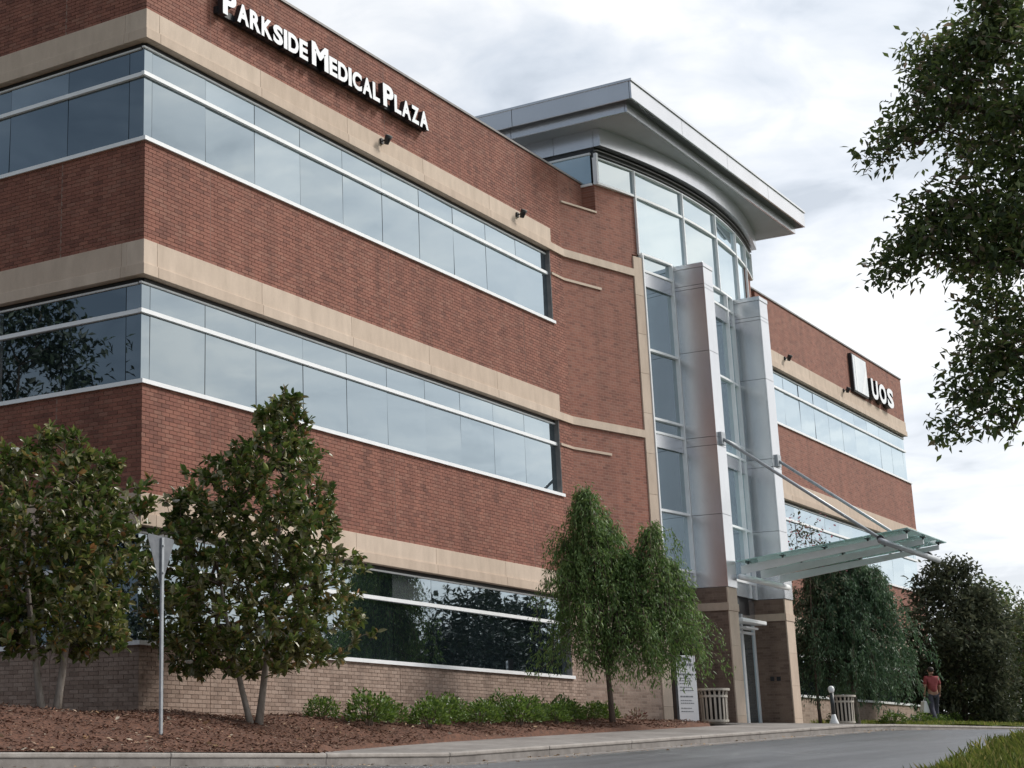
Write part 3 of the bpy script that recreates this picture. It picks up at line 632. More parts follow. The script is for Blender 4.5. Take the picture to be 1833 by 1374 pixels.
for mx in (0, 1):
    f = (lambda x_: x_) if not mx else (lambda x_: XE - x_)
    for k in range(4): box('fascia_panel', 'silver_panel', roof, f(17.42), f(17.50), arc(17.42) - 0.055 + 1.1 * k + 0.006, arc(17.42) - 0.055 + 1.1 * (k + 1) - 0.006, 14.25, 14.724)
    box('dark_core', 'dark_metal', roof, f(17.505), f(17.6), arc(17.42) + 0.05, 4.2, 14.13, 14.724)
xs_ = xs_[1:-1]
MB().prism([(x_, arc(x_) - 0.065) for x_ in xs_] + [(CF1 - .4, 1.7), (CF0 + .4, 1.7)], 14.405, 14.722).build('dark_core', 'dark_metal', roof)

# glass entrance canopy hung from the fins
can = link('entrance_canopy', None, B)
CX0, CX1, CY0, CY1, CZ0, CZ1 = 21.34, 24.92, -1.86, -6.05, 4.02, 4.54
def cz(y): return CZ0 + (CZ1 - CZ0) * (y - CY0) / (CY1 - CY0)
NY = 4
for i in range(2):
    for j in range(NY):
        xa = CX0 + (CX1 - CX0) * i / 2 + 0.008; xb = CX0 + (CX1 - CX0) * (i + 1) / 2 - 0.008
        ya = CY0 + (CY1 - CY0) * j / NY - 0.008; yb = CY0 + (CY1 - CY0) * (j + 1) / NY + 0.008
        MB().prism([(xa, yb), (xb, yb), (xb, ya), (xa, ya)], lambda X, Y: cz(Y) - 0.02, lambda X, Y: cz(Y)).build('glass_panel', 'canopy_glass', can)
for fx in (0.10, 0.5, 0.90):
    xc = CX0 + (CX1 - CX0) * fx
    ya, yb = CY0 + 0.02, CY1 + 0.12
    v = [(xc - .03, ya, cz(ya) - 0.30), (xc + .03, ya, cz(ya) - 0.30), (xc + .03, ya, cz(ya) - 0.09), (xc - .03, ya, cz(ya) - 0.09),
         (xc - .03, yb, cz(yb) - 0.20), (xc + .03, yb, cz(yb) - 0.20), (xc + .03, yb, cz(yb) - 0.09), (xc - .03, yb, cz(yb) - 0.09)]
    MB().add(v, [(0, 1, 2, 3), (7, 6, 5, 4), (0, 4, 5, 1), (1, 5, 6, 2), (2, 6, 7, 3), (3, 7, 4, 0)]).build('beam', 'white_metal', can)
    for j in range(NY + 1):
        y_ = CY0 + (CY1 - CY0) * min(0.97, max(0.04, j / NY)); z_ = cz(y_)
        MB().box(xc - 0.09, xc + 0.09, y_ - 0.05, y_ + 0.05, z_ - 0.045, z_ - 0.022).box(xc - .02, xc + .02, y_ - .02, y_ + .02, z_ - 0.09, z_ - 0.045).build('glass_clamp', 'dark_metal', can)
MB().tube([(21.332, -1.93, 3.62), (24.898, -1.93, 3.62)], 0.075, 12).build('root_tube', 'white_metal', can, True)
MB().tube([(20.75, -5.55, 4.20), (25.95, -5.55, 4.20)], 0.07, 12).build('edge_tube', 'galvanised', can, True)
for xr in (21.01, 25.215):
    MB().tube([(xr, -1.86, 7.10), (xr, -5.50, 4.27)], 0.042, 10).build('tie_rod', 'galvanised', can, True)
    MB().box(xr - 0.14, xr + 0.14, -1.90, -1.831, 6.93, 7.25).build('rod_plate', 'galvanised', can)
    MB().tube([(xr - 0.06, -5.50, 4.27), (xr + 0.06, -5.50, 4.27)], 0.085, 12).build('rod_pin', 'dark_metal', can)

# ------------------------------------------------------------------ signs on the building
def glyph(ch, bold=0.042, extr=0.1):
    cu = bpy.data.curves.new('glyph', 'FONT'); cu.body = ch; cu.size = 1; cu.extrude = extr; cu.offset = bold; cu.resolution_u = 4
    o = bpy.data.objects.new('glyph', cu); C.objects.link(o)
    dg = bpy.context.evaluated_depsgraph_get(); me = bpy.data.meshes.new_from_object(o.evaluated_get(dg))
    bpy.data.objects.remove(o); bpy.data.curves.remove(cu)
    v = np.array([w_.co[:] for w_ in me.vertices]); f = [tuple(p_.vertices) for p_ in me.polygons]; bpy.data.meshes.remove(me)
    return v, f
def letter(parent, ch, x0, wd, zb, ht, y_front, depth, front='letter_white', side='black'):
    v, f = glyph(ch); mn, mxx = v.min(0), v.max(0)
    X = x0 + (v[:, 0] - mn[0]) / (mxx[0] - mn[0]) * wd
    Z = zb + (v[:, 1] - mn[1]) / (mxx[1] - mn[1]) * ht
    Y = y_front + (mxx[2] - v[:, 2]) / (mxx[2] - mn[2]) * depth
    mb = MB(); mb.add(list(zip(X, Y, Z)), f)
    me = mb.mesh('letter', [front, side])
    for p_ in me.polygons: p_.material_index = 0 if (abs(p_.normal.y) > 0.7 and p_.center.y < y_front + depth * 0.3) else 1
    return link('letter', me, parent)
WID = {'P': .60, 'A': .68, 'R': .64, 'K': .66, 'S': .60, 'I': .22, 'D': .66, 'E': .54, 'M': .86, 'C': .66, 'L': .50, 'Z': .58, 'U': .66, 'O': .74}
def word(parent, txt, x0, x1, zb, big, small):
    hs = [big if k == 0 else small for k in range(len(txt))]
    ws = [WID[c_] * h_ for c_, h_ in zip(txt, hs)]; gap = 0.055 * small
    k = (x1 - x0) / (sum(ws) + gap * (len(txt) - 1)); x_ = x0
    for c_, h_, w_ in zip(txt, hs, ws):
        letter(parent, c_, x_, w_ * k, zb, h_, -0.20, 0.12); x_ += (w_ + gap) * k
sg = thing('building_sign', 'white raised channel letters in three words on the brick parapet above the left windows', 'sign')
word(sg, 'PARKSIDE', 1.93, 4.68, 12.24, 0.50, 0.39); word(sg, 'MEDICAL', 4.82, 7.33, 12.24, 0.50, 0.39); word(sg, 'PLAZA', 7.47, 9.33, 12.24, 0.50, 0.39)
box('shadow_strip', 'black', sg, 1.9, 9.35, -0.08, -0.004, 12.27, 12.40)  # black strip painted for the shadow and dark sides of the letters
us = thing('clinic_sign', 'square pale logo panel with three white letters near the far end of the parapet', 'sign')
box('panel_case', 'black', us, 39.50, 41.18, -0.12, -0.004, 11.72, 13.12); box('logo_panel', 'logo_grey', us, 39.54, 41.14, -0.15, -0.121, 11.77, 13.07)
MB().prism([(0, 0)] * 0 + [(39.75, -0.157), (39.92, -0.157), (39.92, -0.1505), (39.75, -0.1505)], 11.77, 13.07).build('logo_stripe', 'letter_white', us)
MB().add([(40.3, -.153, 11.77), (40.62, -.153, 11.77), (41.1, -.153, 12.5), (41.1, -.153, 12.95)], [(0, 1, 2, 3)]).build('logo_stripe', 'letter_white', us)
for ch, x0, wd in (('U', 41.35, 0.80), ('O', 42.28, 0.90), ('S', 43.32, 0.80)): letter(us, ch, x0, wd, 11.78, 0.74, -0.22, 0.19)
box('shadow_strip', 'black', us, 41.35, 44.1, -0.078, -0.004, 11.95, 12.2)  # same added black strip, the dark behind the three letters

# ------------------------------------------------------------------ lamps on the walls
def flood(x, z, label):
    t_ = thing('floodlight', label, 'light', (x, -0.028, z), 0, 'floodlights along the top stone band'); t_.scale = (0.8, 0.8, 0.8)
    MB().box(-0.06, 0.06, -0.05, 0.0, -0.07, 0.07).tube([(0, -0.03, 0), (0, -0.16, 0.02)], 0.02).build('bracket', 'black', t_)
    MB().tube([(0, -0.16, -0.11), (0, -0.20, 0.02), (0, -0.25, 0.10)], [0.06, 0.085, 0.10], 12).build('housing', 'black', t_, True)
    MB().tube([(0, -0.251, 0.101), (0, -0.258, 0.115)], [0.088, 0.088], 12).build('lens', 'lens', t_)
flood(7.61, 11.52, 'black floodlight below the last word of the long sign'); flood(13.69, 11.52, 'black floodlight near the right end of the left wing stone band')
flood(32.34, 11.57, 'black floodlight on the right wing nearest the entrance fins'); flood(38.45, 11.57, 'black floodlight on the right wing beside the square logo panel')
wl = thing('wall_lamp', 'round pale lamp on an arm at the side of the right entrance fin', 'lamp', (25.53, -1.5, 3.0))
MB().tube([(0, 0, 0), (0.26, 0, 0)], 0.02).build('arm', 'galvanised', wl); MB().lathe([(0.02, -.12), (0.1, -.09), (0.13, 0), (0.1, .09), (0.02, .12)], 14, (0.34, 0, 0)).build('globe', 'lens', wl, True)
sc = thing('security_camera', 'small pale box camera on the inner face of the left entrance fin', 'camera', (21.331, -1.55, 3.02))
box('housing', 'white_metal', sc, 0.10, 0.32, -0.12, 0.16, -0.09, 0.09, bevel=0.015); box('hood', 'dark_metal', sc, 0.09, 0.33, -0.18, -0.121, -0.08, 0.1); box('bracket', 'galvanised', sc, 0.0, 0.1, -0.03, 0.05, -0.03, 0.05)

# ------------------------------------------------------------------ foliage helpers
def leaves(name, P, Dr, L, ratio, mat, parent, fold=0.25, six=True, rs=None):
    """one mesh of separate leaf blades: P points, Dr directions, L lengths"""
    rs = rs or rng
    P = np.asarray(P, float); Dr = np.asarray(Dr, float); n = len(P)
    Dr = Dr / (np.linalg.norm(Dr, axis=1, keepdims=True) + 1e-9)
    rnd = rs.normal(size=(n, 3)) * 0.55 + np.array([0, 0, 1.0])
    side = np.cross(Dr, rnd); side /= (np.linalg.norm(side, axis=1, keepdims=True) + 1e-9)
    nrm = np.cross(side, Dr); flip = np.where(nrm[:, 2:3] < 0, -1.0, 1.0); nrm *= flip; side *= flip
    L = np.broadcast_to(np.asarray(L, float), (n,))[:, None]; W = L * ratio / 2
    base = P; tip = P + Dr * L - nrm * L * 0.10
    if six:
        a1 = P + Dr * L * 0.33; a2 = P + Dr * L * 0.72
        l1 = a1 + side * W + nrm * W * fold; r1 = a1 - side * W + nrm * W * fold
        l2 = a2 + side * W * 0.8 + nrm * W * fold * .6; r2 = a2 - side * W * 0.8 + nrm * W * fold * .6
        V = np.stack([base, l1, l2, tip, r2, r1], 1).reshape(-1, 3); k = 6
        tri = np.array([[0, 2, 1], [0, 3, 2], [0, 4, 3], [0, 5, 4]])
    else:
        a1 = P + Dr * L * 0.45
        V = np.stack([base, a1 + side * W + nrm * W * fold, tip, a1 - side * W + nrm * W * fold], 1).reshape(-1, 3); k = 4
        tri = np.array([[0, 2, 1], [0, 3, 2]])
    F = (tri[None] + (np.arange(n) * k)[:, None, None]).reshape(-1)
    me = bpy.data.meshes.new(name); me.vertices.add(len(V)); me.vertices.foreach_set('co', V.reshape(-1))
    nf = len(F) // 3; me.loops.add(len(F)); me.loops.foreach_set('vertex_index', F)
    me.polygons.add(nf); me.polygons.foreach_set('loop_start', np.arange(nf) * 3); me.polygons.foreach_set('loop_total', np.full(nf, 3))
    me.materials.append(MAT[mat]); me.update(calc_edges=True)
    return link(name, me, parent)
def unit(v): return v / (np.linalg.norm(v, axis=-1, keepdims=True) + 1e-9)
def curve_pts(a, b_, sag, n=6, rs=random):
    a, b_ = np.array(a, float), np.array(b_, float); m_ = (a + b_) / 2 + np.array(sag) + np.array([rs.uniform(-.06, .06) for _ in range(3)])
    return [tuple((1 - t_) ** 2 * a + 2 * t_ * (1 - t_) * m_ + t_ * t_ * b_) for t_ in np.linspace(0, 1, n)]
SR = np.array([rt.x, rt.y, 0.0])           # sideways in the picture, used only to lean a crown
def envelope_tips(prof, n, shift, rs, inner_=0.35, lob=0.22):
    """points through a crown given by a height-radius profile, crowded towards the outside and lumpy"""
    z, r_ = np.array([a for a, _ in prof]), np.array([b_ for _, b_ in prof]); out = []
    ph = rs.uniform(0, 6.28, 6)
    while len(out) < n:
        zz_ = rs.uniform(z[0], z[-1]); th = rs.uniform(0, 2 * math.pi); R0 = np.interp(zz_, z, r_)
        if rs.uniform() > (R0 / r_.max()) ** 1.1 + 0.05: continue
        f_ = 1 + lob * (math.sin(3 * th + ph[0] + 2.1 * zz_) * .6 + math.sin(5 * th + ph[1] - 3.3 * zz_) * .5 + math.sin(2.6 * zz_ + ph[2]) * .35)
        q = R0 * f_ * (inner_ + (1 - inner_) * rs.uniform() ** 0.55)
        out.append((q * math.cos(th), q * math.sin(th), zz_, th, q))
    o = np.array(out); c_ = o[:, :3].copy(); c_ += np.outer(np.interp(c_[:, 2], [a for a, _ in shift], [b_ for _, b_ in shift]), SR)
    return c_, o[:, 3], o[:, 4]

def twig_net(mb, tips, trunk, r_tip, pr, rmax=0.05, n=4):
    """every tip hangs on its nearest neighbour nearer the trunk; a twig thickens with what it carries"""
    tr_ = np.array(trunk); tips = np.asarray(tips)
    dt = np.linalg.norm(tips[:, None] - tr_[None], axis=2).min(1); order_ = np.argsort(dt); T = tips[order_]
    nodes = np.concatenate([tr_, T]); nt_ = len(tr_); par = np.zeros(len(nodes), int); cnt = np.ones(len(nodes))
    base_ = np.concatenate([np.zeros(nt_), dt[order_]])
    for i in range(nt_, len(nodes)):
        d = np.linalg.norm(nodes[:i] - nodes[i], axis=1); d = d + 0.35 * np.maximum(0, nodes[:i, 2] - nodes[i, 2]) + 0.22 * base_[:i]
        par[i] = int(np.argmin(d))
    for i in range(len(nodes) - 1, nt_ - 1, -1):
        if par[i] >= nt_: cnt[par[i]] += cnt[i]
    for i in range(nt_, len(nodes)):
        a, b_ = nodes[par[i]], nodes[i]; L_ = np.linalg.norm(b_ - a); r1 = min(rmax, r_tip * cnt[i] ** 0.5); r0 = min(rmax, r1 * 1.15)
        mid = (a + b_) / 2 + np.array([pr.uniform(-.07, .07), pr.uniform(-.07, .07), pr.uniform(-.02, .09)]) * L_
        mb.tube([tuple(a), tuple(mid), tuple(b_)], [r0, (r0 + r1) / 2, r1 * 0.9], n, caps=False)
def magnolia(loc, label, prof, shift, trunks, ntip, seed, flowers):
    rs = np.random.default_rng(seed); pr = random.Random(seed)
    t_ = thing('magnolia_tree', label, 'tree', loc, 0, 'magnolia trees in the mulch bed')
    tips, th, q = envelope_tips(prof, ntip, shift, rs, 0.30, 0.30)
    tb = MB(); heads = []
    for (dx, dy, hx, hy, hz, r0) in trunks:
        pts = curve_pts((dx, dy, -0.15), (hx, hy, hz), ((dx + hx) * .12, (dy + hy) * .12, 0), 8, pr)
        tb.tube(pts, [r0 * (1.25 if k == 0 else 1 - 0.085 * k) for k in range(8)], 9); heads.append(pts)
    tb.build('trunk', 'bark_grey', t_, True)
    lb = MB()
    twig_net(lb, tips, [p_ for h_ in heads for p_ in h_[2:]], 0.0042, pr, 0.035)
    lb.build('branches', 'bark_brown', t_, True)
    P, Dv, Ls = [], [], []
    for c_, a_ in zip(tips, th):
        ax = unit(np.array([math.cos(a_) * .8, math.sin(a_) * .8, 0.75]) + rs.normal(size=3) * .25)
        m_ = rs.integers(14, 24)
        d = unit(rs.normal(size=(m_, 3)) * .75 + ax * .62)
        off = ax * rs.uniform(-0.14, 0.05, (m_, 1))
        P.append(c_ + off + d * 0.01); Dv.append(d); Ls.append(rs.uniform(0.09, 0.165, m_))
    leaves('foliage', np.concatenate(P), np.concatenate(Dv), np.concatenate(Ls), 0.46, 'magnolia_leaf', t_, rs=rs)
    for k in range(flowers):
        i = rs.integers(0, ntip); c_ = tips[i] + unit(tips[i] * np.array([1, 1, 0]) + np.array([-.6, -.8, .4])) * 0.13
        n_ = 9; an = np.linspace(0, 6.28, n_, False); d = np.stack([np.cos(an), np.sin(an), np.full(n_, 0.9)], 1)
        leaves('blossom', np.repeat(c_[None], n_, 0), d, np.full(n_, 0.075), 0.75, 'petal_white', t_, rs=rs)
    return t_
magnolia((0.35, -1.95, bed_z(0.35, -1.95)), 'tall magnolia with a narrow leaning top, beside the sign post',
         [(0.72, 0.95), (1.05, 1.35), (1.7, 1.52), (2.5, 1.56), (3.1, 1.42), (3.6, 1.12), (3.95, 0.86), (4.25, 0.5), (4.6, 0.44), (4.98, 0.25)],
         [(0, -0.05), (2.0, -0.12), (3.2, -0.05), (3.8, 0.12), (4.3, 0.42), (5, 0.55)],
         [(-0.03, 0.02, -0.42, 0.32, 2.0, 0.052), (0.03, -0.02, 0.30, -0.34, 3.7, 0.058)], 900, 11, 6)
magnolia((-3.15, -1.05, bed_z(-3.15, -1.05)), 'rounded magnolia at the left edge, in front of the end wall',
         [(0.8, 0.85), (1.15, 1.2), (1.9, 1.3), (2.5, 1.22), (3.0, 1.05), (3.4, 0.8), (3.7, 0.5), (3.88, 0.25)],
         [(0, 0), (4, -0.05)],
         [(-0.05, 0.05, -0.28, 0.34, 2.6, 0.055), (0.05, -0.05, 0.28, -0.32, 2.8, 0.058)], 620, 23, 4)
def weeping(name, loc, label, lobes, trunk_h, nstr, seed, mat, lsize, group=None, trunk_r=0.06, bark='bark_brown'):
    rs = np.random.default_rng(seed); pr = random.Random(seed)
    t_ = thing(name, label, 'tree', loc, 0, group)
    tb = MB(); lb = MB(); P, Dv = [], []
    top = max(l_[2] for l_ in lobes)
    for li, (sx, rad, ht, bot, share) in enumerate(lobes):
        c_ = SR * sx
        pts = curve_pts((0, 0, -0.15) if li == 0 else pts0[2], (c_[0], c_[1], ht - 0.1), (-c_[0] * .25, -c_[1] * .25, 0), 9, pr)
        if li == 0: pts0 = pts
        tb.tube(pts, [trunk_r * (0.5 if li else 1) * (1.2 if k == 0 and li == 0 else 1 - 0.105 * k) for k in range(9)], 8)
        ph_ = rs.uniform(0, 6.28)
        for s_ in range(int(nstr * share)):
            z0 = trunk_h + (ht - trunk_h) * (rs.uniform() ** 0.62); a_ = rs.uniform(0, 6.283)
            fr = (ht - z0) / (ht - bot); R0 = rad * min(1, 0.12 + 1.12 * fr ** 0.72) * (1 + 0.28 * math.sin(3 * a_ + ph_ + 2.3 * z0) + 0.2 * math.sin(5 * a_ - ph_ + 4.1 * z0)) * rs.uniform(0.25, 1.0)
            k = min(8, max(2, int(8 * z0 / ht))); s0 = np.array(pts[k]); d = np.array([math.cos(a_), math.sin(a_), 0])
            p1 = np.array([c_[0], c_[1], z0]) + d * R0 + np.array([0, 0, rs.uniform(0, .15)])
            drop = rs.uniform(0.2, 1.25) * min(1.0, (z0 - bot) / 0.9 + 0.2)
            p2 = p1 + d * rs.uniform(.03, .22) + np.array([rs.normal() * .05, rs.normal() * .05, -drop])
            if s_ % 2 == 0: lb.tube([tuple(s0), tuple((s0 + p1) / 2 + np.array([0, 0, .1])), tuple(p1), tuple((p1 + p2) / 2), tuple(p2)], [0.014, .009, .006, .004, .002], 4, caps=False)
            m_ = int(20 + 34 * drop); tt = rs.uniform(-0.5, 1, m_)
            base = np.where(tt[:, None] < 0, p1 + (p1 - (s0 + p1) / 2) * tt[:, None] * 1.2, p1 + (p2 - p1) * tt[:, None])
            P.append(base + rs.normal(size=(m_, 3)) * 0.045); Dv.append(unit(rs.normal(size=(m_, 3)) * .55 + d * .35 + np.array([0, 0, -0.95])))
    tb.build('trunk', bark, t_, True); lb.build('branches', 'bark_brown', t_, True)
    P = np.concatenate(P); Dv = np.concatenate(Dv)
    leaves('foliage', P, Dv, rs.uniform(lsize * .7, lsize * 1.3, len(P)), 0.26, mat, t_, six=False, rs=rs)
    return t_
weeping('weeping_tree', (11.8, -2.5, bed_z(11.8, -2.5)), 'weeping green tree with two tops in front of the left wing, by the white board',
        [(-0.3, 1.0, 4.65, 1.25, 0.26), (-0.7, 0.85, 3.7, 1.05, 0.15), (0.15, 0.95, 4.0, 1.1, 0.15), (0.5, 0.95, 3.4, 0.95, 0.14), (1.05, 0.95, 3.95, 1.0, 0.18), (1.45, 0.75, 3.1, 1.0, 0.12)], 1.0, 1000, 31, 'birch_leaf', 0.095)
weeping('weeping_tree', (29.7, -2.0, walk_z(29.7, -2.0)), 'dark weeping tree beyond the entrance under the glass canopy',
        [(-0.4, 1.4, 4.95, 0.75, 0.3), (-0.75, 1.3, 4.6, 0.8, 0.2), (0.3, 1.5, 4.8, 0.7, 0.28), (0.8, 1.5, 4.4, 0.6, 0.22)], 0.8, 1250, 37, 'deep_leaf', 0.12, None, 0.075, 'bark_grey')
def broad_tree(name, loc, label, prof, shift, ntip, per, lsize, mat, seed, group=None, spread=0.22, trunk_r=0.1, cat='tree', lob=0.25, bark='bark_brown', inn=0.3, pts_extra=None, nlimb=60):
    rs = np.random.default_rng(seed); pr = random.Random(seed)
    t_ = thing(name, label, cat, loc, 0, group)
    tips, th, q = envelope_tips(prof, ntip, shift, rs, inn, lob)
    if pts_extra is not None:
        tips = np.concatenate([tips, pts_extra]); th = np.concatenate([th, np.arctan2(pts_extra[:, 1], pts_extra[:, 0])])
    zt = prof[-1][0]; zb = prof[0][0]
    tb = MB(); sx = float(np.interp(zt * .8, [a for a, _ in shift], [b_ for _, b_ in shift]))
    trunk = curve_pts((0, 0, -0.3), (SR[0] * sx, SR[1] * sx, zt * 0.86), (pr.uniform(-.2, .2), pr.uniform(-.2, .2), 0), 9, pr)
    tb.tube(trunk, [trunk_r * (1.3 if k == 0 else 1 - 0.11 * k) for k in range(9)], 9); tb.build('trunk', bark, t_, True)
    lb = MB(); twig_net(lb, tips, trunk[1:], 0.0045 * (trunk_r / 0.1) ** 0.5, pr, trunk_r * 0.45)
    lb.build('branches', bark, t_, True)
    n_ = len(tips) * per
    P = np.repeat(tips, per, 0) + np.clip(rs.normal(size=(n_, 3)), -1.5, 1.5) * spread * np.array([1, 1, .8])
    ax = np.repeat(np.stack([np.cos(th), np.sin(th), np.full(len(th), 0.1)], 1), per, 0)
    Dv = unit(rs.normal(size=(n_, 3)) * .8 + ax * .5 + np.array([0, 0, -.25]))
    leaves('foliage', P, Dv, rs.uniform(lsize * .65, lsize * 1.3, n_), 0.45, mat, t_, six=False, rs=rs)
    return t_
# the tree overhanging from the right: its trunk stands on the verge, limbs droop over the drive
OT = np.array([1.6, -14.3, verge_z(1.6, -14.3)])
# limb ends of that tree: position, spread and number of leafy tips
limbs = [(0.41, -12.96, 7.82, 0.44, 34), (0.62, -12.42, 7.51, 0.47, 26), (0.26, -12.2, 7.01, 0.41, 18), (0.67, -11.75, 6.87, 0.26, 9), (0.34, -11.63, 6.54, 0.16, 5), (1.33, -12.45, 6.91, 0.58, 30), (0.44, -13.09, 6.78, 0.59, 34), (0.79, -12.29, 7.87, 0.34, 12), (-0.05, -13.2, 7.95, 0.36, 20), (0.83, -12.46, 5.95, 0.42, 16), (0.47, -12.23, 5.41, 0.45, 22), (0.78, -11.75, 5.35, 0.35, 13), (0.41, -11.5, 5.11, 0.21, 7), (1.33, -12.41, 5.37, 0.54, 24), (0.41, -12.95, 5.25, 0.44, 26), (0.84, -12.54, 4.46, 0.42, 18), (0.57, -12.72, 3.83, 0.41, 18), (1.09, -12.24, 3.99, 0.26, 8), (0.86, -12.12, 3.55, 0.2, 6), (0.63, -12.01, 3.09, 0.17, 5), (0.73, -12.49, 3.21, 0.3, 9), (0.65, -12.08, 5.66, 0.3, 9), (0.44, -13.11, 5.92, 0.52, 26), (0.1, -13.5, 7.06, 0.73, 40), (0.28, -13.37, 5.28, 0.81, 40), (0.46, -13.22, 3.87, 0.67, 30), (0.91, -12.37, 3.6, 0.23, 6)]
rs_ = np.random.default_rng(5); ex = []
for (x_, y_, z_, r_, n_) in limbs:
    for _ in range(int(n_ * 1.5)):
        g_ = np.clip(rs_.normal(size=3), -1.5, 1.5) * 0.45 * r_
        ex.append(np.array([x_, y_, z_]) + g_ * np.array([1.1, 1.1, 1.0]) - OT)
ex = np.array(ex)
broad_tree('overhanging_tree', tuple(OT), 'leafy tree reaching in from the right edge against the sky', [(3.6, 1.2), (5, 2.3), (6.5, 2.6), (8, 2.3), (9.4, 1.2)], [(0, 0), (10, 0.9)], 230, 23, 0.115, 'myrtle_leaf', 41, None, 0.145, 0.16, pts_extra=ex, nlimb=110)
# trees at the right end of the building
broad_tree('plum_tree', (38.9, -2.75, lawn_z(38.9, -2.75)), 'dark purplish tree hiding the far corner of the building', [(0.25, 1.1), (1.2, 1.7), (2.6, 1.75), (3.8, 1.35), (4.6, 0.9), (5.3, 0.35)], [(0, 0), (6, -0.1)], 420, 40, 0.19, 'plum_leaf', 43, None, 0.22, 0.1)
broad_tree('roadside_tree', (49.5, -3.0, lawn_z(49.5, -3)), 'green tree just right of the dark purplish tree', [(0.1, 1.3), (1.2, 1.9), (2.6, 2.0), (3.6, 1.6), (4.6, 0.7)], [(0, 0), (6, 0)], 320, 44, 0.17, 'myrtle_leaf', 47, 'trees along the far end of the drive', 0.25, 0.1)
broad_tree('roadside_tree', (56.5, -3.4, lawn_z(56.5, -3.4)), 'green tree at the right edge beside the end of the drive', [(0.1, 1.6), (1.2, 2.4), (2.8, 2.4), (4.2, 1.7), (5.2, 0.7)], [(0, 0), (6, 0)], 320, 44, 0.19, 'birch_leaf', 48, 'trees along the far end of the drive', 0.3, 0.1)
broad_tree('roadside_tree', (66, 2.0, lawn_z(60, 0)), 'far tree behind the trees at the right edge', [(0.1, 2.4), (2, 3.2), (4, 3.0), (5.6, 1.6), (6.6, 0.7)], [(0, 0), (6, 0)], 320, 40, 0.26, 'myrtle_leaf', 49, 'trees along the far end of the drive', 0.4, 0.14)
bl = broad_tree('flowering_tree', (28.6, -1.3, walk_z(28.6, -1.3)), 'slender tree with pinkish flowers showing above the glass canopy', [(1.2, 0.5), (2.5, 0.8), (4.0, 0.85), (5.0, 0.7), (5.9, 0.3)], [(0, 0), (6, 0.2)], 70, 16, 0.12, 'plum_leaf', 53, None, 0.16, 0.05, inn=0.2)
rs_ = np.random.default_rng(3)
P_ = np.stack([rs_.normal(0, .4, 160) + .1, rs_.normal(0, .4, 160) - .1, rs_.uniform(4.2, 5.9, 160)], 1); leaves('blossoms', P_, rs_.normal(size=(160, 3)), rs_.uniform(.05, .1, 160), .7, 'petal_pink', bl, six=False)
# trees across the drive that the windows mirror
for k, (x_, y_, h_, sd_) in enumerate([(13, -16, 2.6, 61), (19, -17, 2.8, 62), (25.5, -16, 2.5, 63), (31.0, -17, 2.9, 64), (39.5, -16, 4.6, 65), (44.8, -16.5, 4.9, 66), (52, -17, 2.8, 67), (59, -17, 4.0, 68)]):
    s_ = h_ / 6.0
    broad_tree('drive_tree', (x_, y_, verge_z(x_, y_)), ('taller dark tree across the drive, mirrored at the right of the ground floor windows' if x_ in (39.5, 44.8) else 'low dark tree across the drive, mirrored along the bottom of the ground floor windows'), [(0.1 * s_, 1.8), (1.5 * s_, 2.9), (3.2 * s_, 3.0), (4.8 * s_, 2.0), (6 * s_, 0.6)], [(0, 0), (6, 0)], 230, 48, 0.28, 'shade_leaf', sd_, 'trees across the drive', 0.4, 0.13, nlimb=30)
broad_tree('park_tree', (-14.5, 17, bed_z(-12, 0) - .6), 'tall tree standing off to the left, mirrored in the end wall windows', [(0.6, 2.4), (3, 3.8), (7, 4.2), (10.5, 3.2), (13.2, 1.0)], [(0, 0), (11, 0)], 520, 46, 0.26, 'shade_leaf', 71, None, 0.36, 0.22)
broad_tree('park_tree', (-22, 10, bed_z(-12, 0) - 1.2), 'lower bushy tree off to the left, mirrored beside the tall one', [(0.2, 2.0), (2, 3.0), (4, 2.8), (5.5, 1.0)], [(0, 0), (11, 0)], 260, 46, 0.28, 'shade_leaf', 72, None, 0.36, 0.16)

# shrubs
def shrub_mesh(seed, n, rad, ht, mat, ls):
    rs = np.random.default_rng(seed); u_ = unit(rs.normal(size=(n, 3))); u_[:, 2] = np.abs(u_[:, 2])
    r_ = rs.uniform(0.35, 1, n) ** 0.5 * (1 + .25 * np.sin(u_[:, 0] * 5 + seed) * np.cos(u_[:, 1] * 4))
    P = u_ * r_[:, None] * np.array([rad, rad, ht]) + np.array([0, 0, 0.06])
    o = leaves('foliage', P, unit(u_ + rs.normal(size=(n, 3)) * .5 + np.array([0, 0, .5])), rs.uniform(ls * .7, ls * 1.3, n), 0.5, mat, None, rs=rs)
    me = o.data; bpy.data.objects.remove(o); return me
def stem_mesh(seed, rad, ht):
    pr = random.Random(seed); mb = MB()
    for k in range(9):
        a_ = k * 0.7 + pr.random(); mb.tube([(0.02 * math.cos(a_), 0.02 * math.sin(a_), -0.05), (rad * .3 * math.cos(a_), rad * .3 * math.sin(a_), ht * .5), (rad * .6 * math.cos(a_), rad * .6 * math.sin(a_), ht * .85)], [.009, .006, .003], 4)
    return mb.mesh('stems', 'bark_brown')
SHM = [shrub_mesh(80 + k, 900, 0.33, 0.37, 'shrub_leaf', 0.052) for k in range(4)]; STM = [stem_mesh(90 + k, 0.27, 0.4) for k in range(4)]
sx = [(2.45, -1.75), (3.2, -2.15), (4.05, -2.0), (4.75, -2.35), (5.75, -2.1), (6.6, -2.3), (7.35, -2.0), (8.05, -2.35), (8.9, -2.05), (9.65, -2.3), (10.6, -2.0), (11.45, -1.7), (12.4, -1.85), (13.1, -1.8), (7.0, -1.4), (9.3, -1.3)]
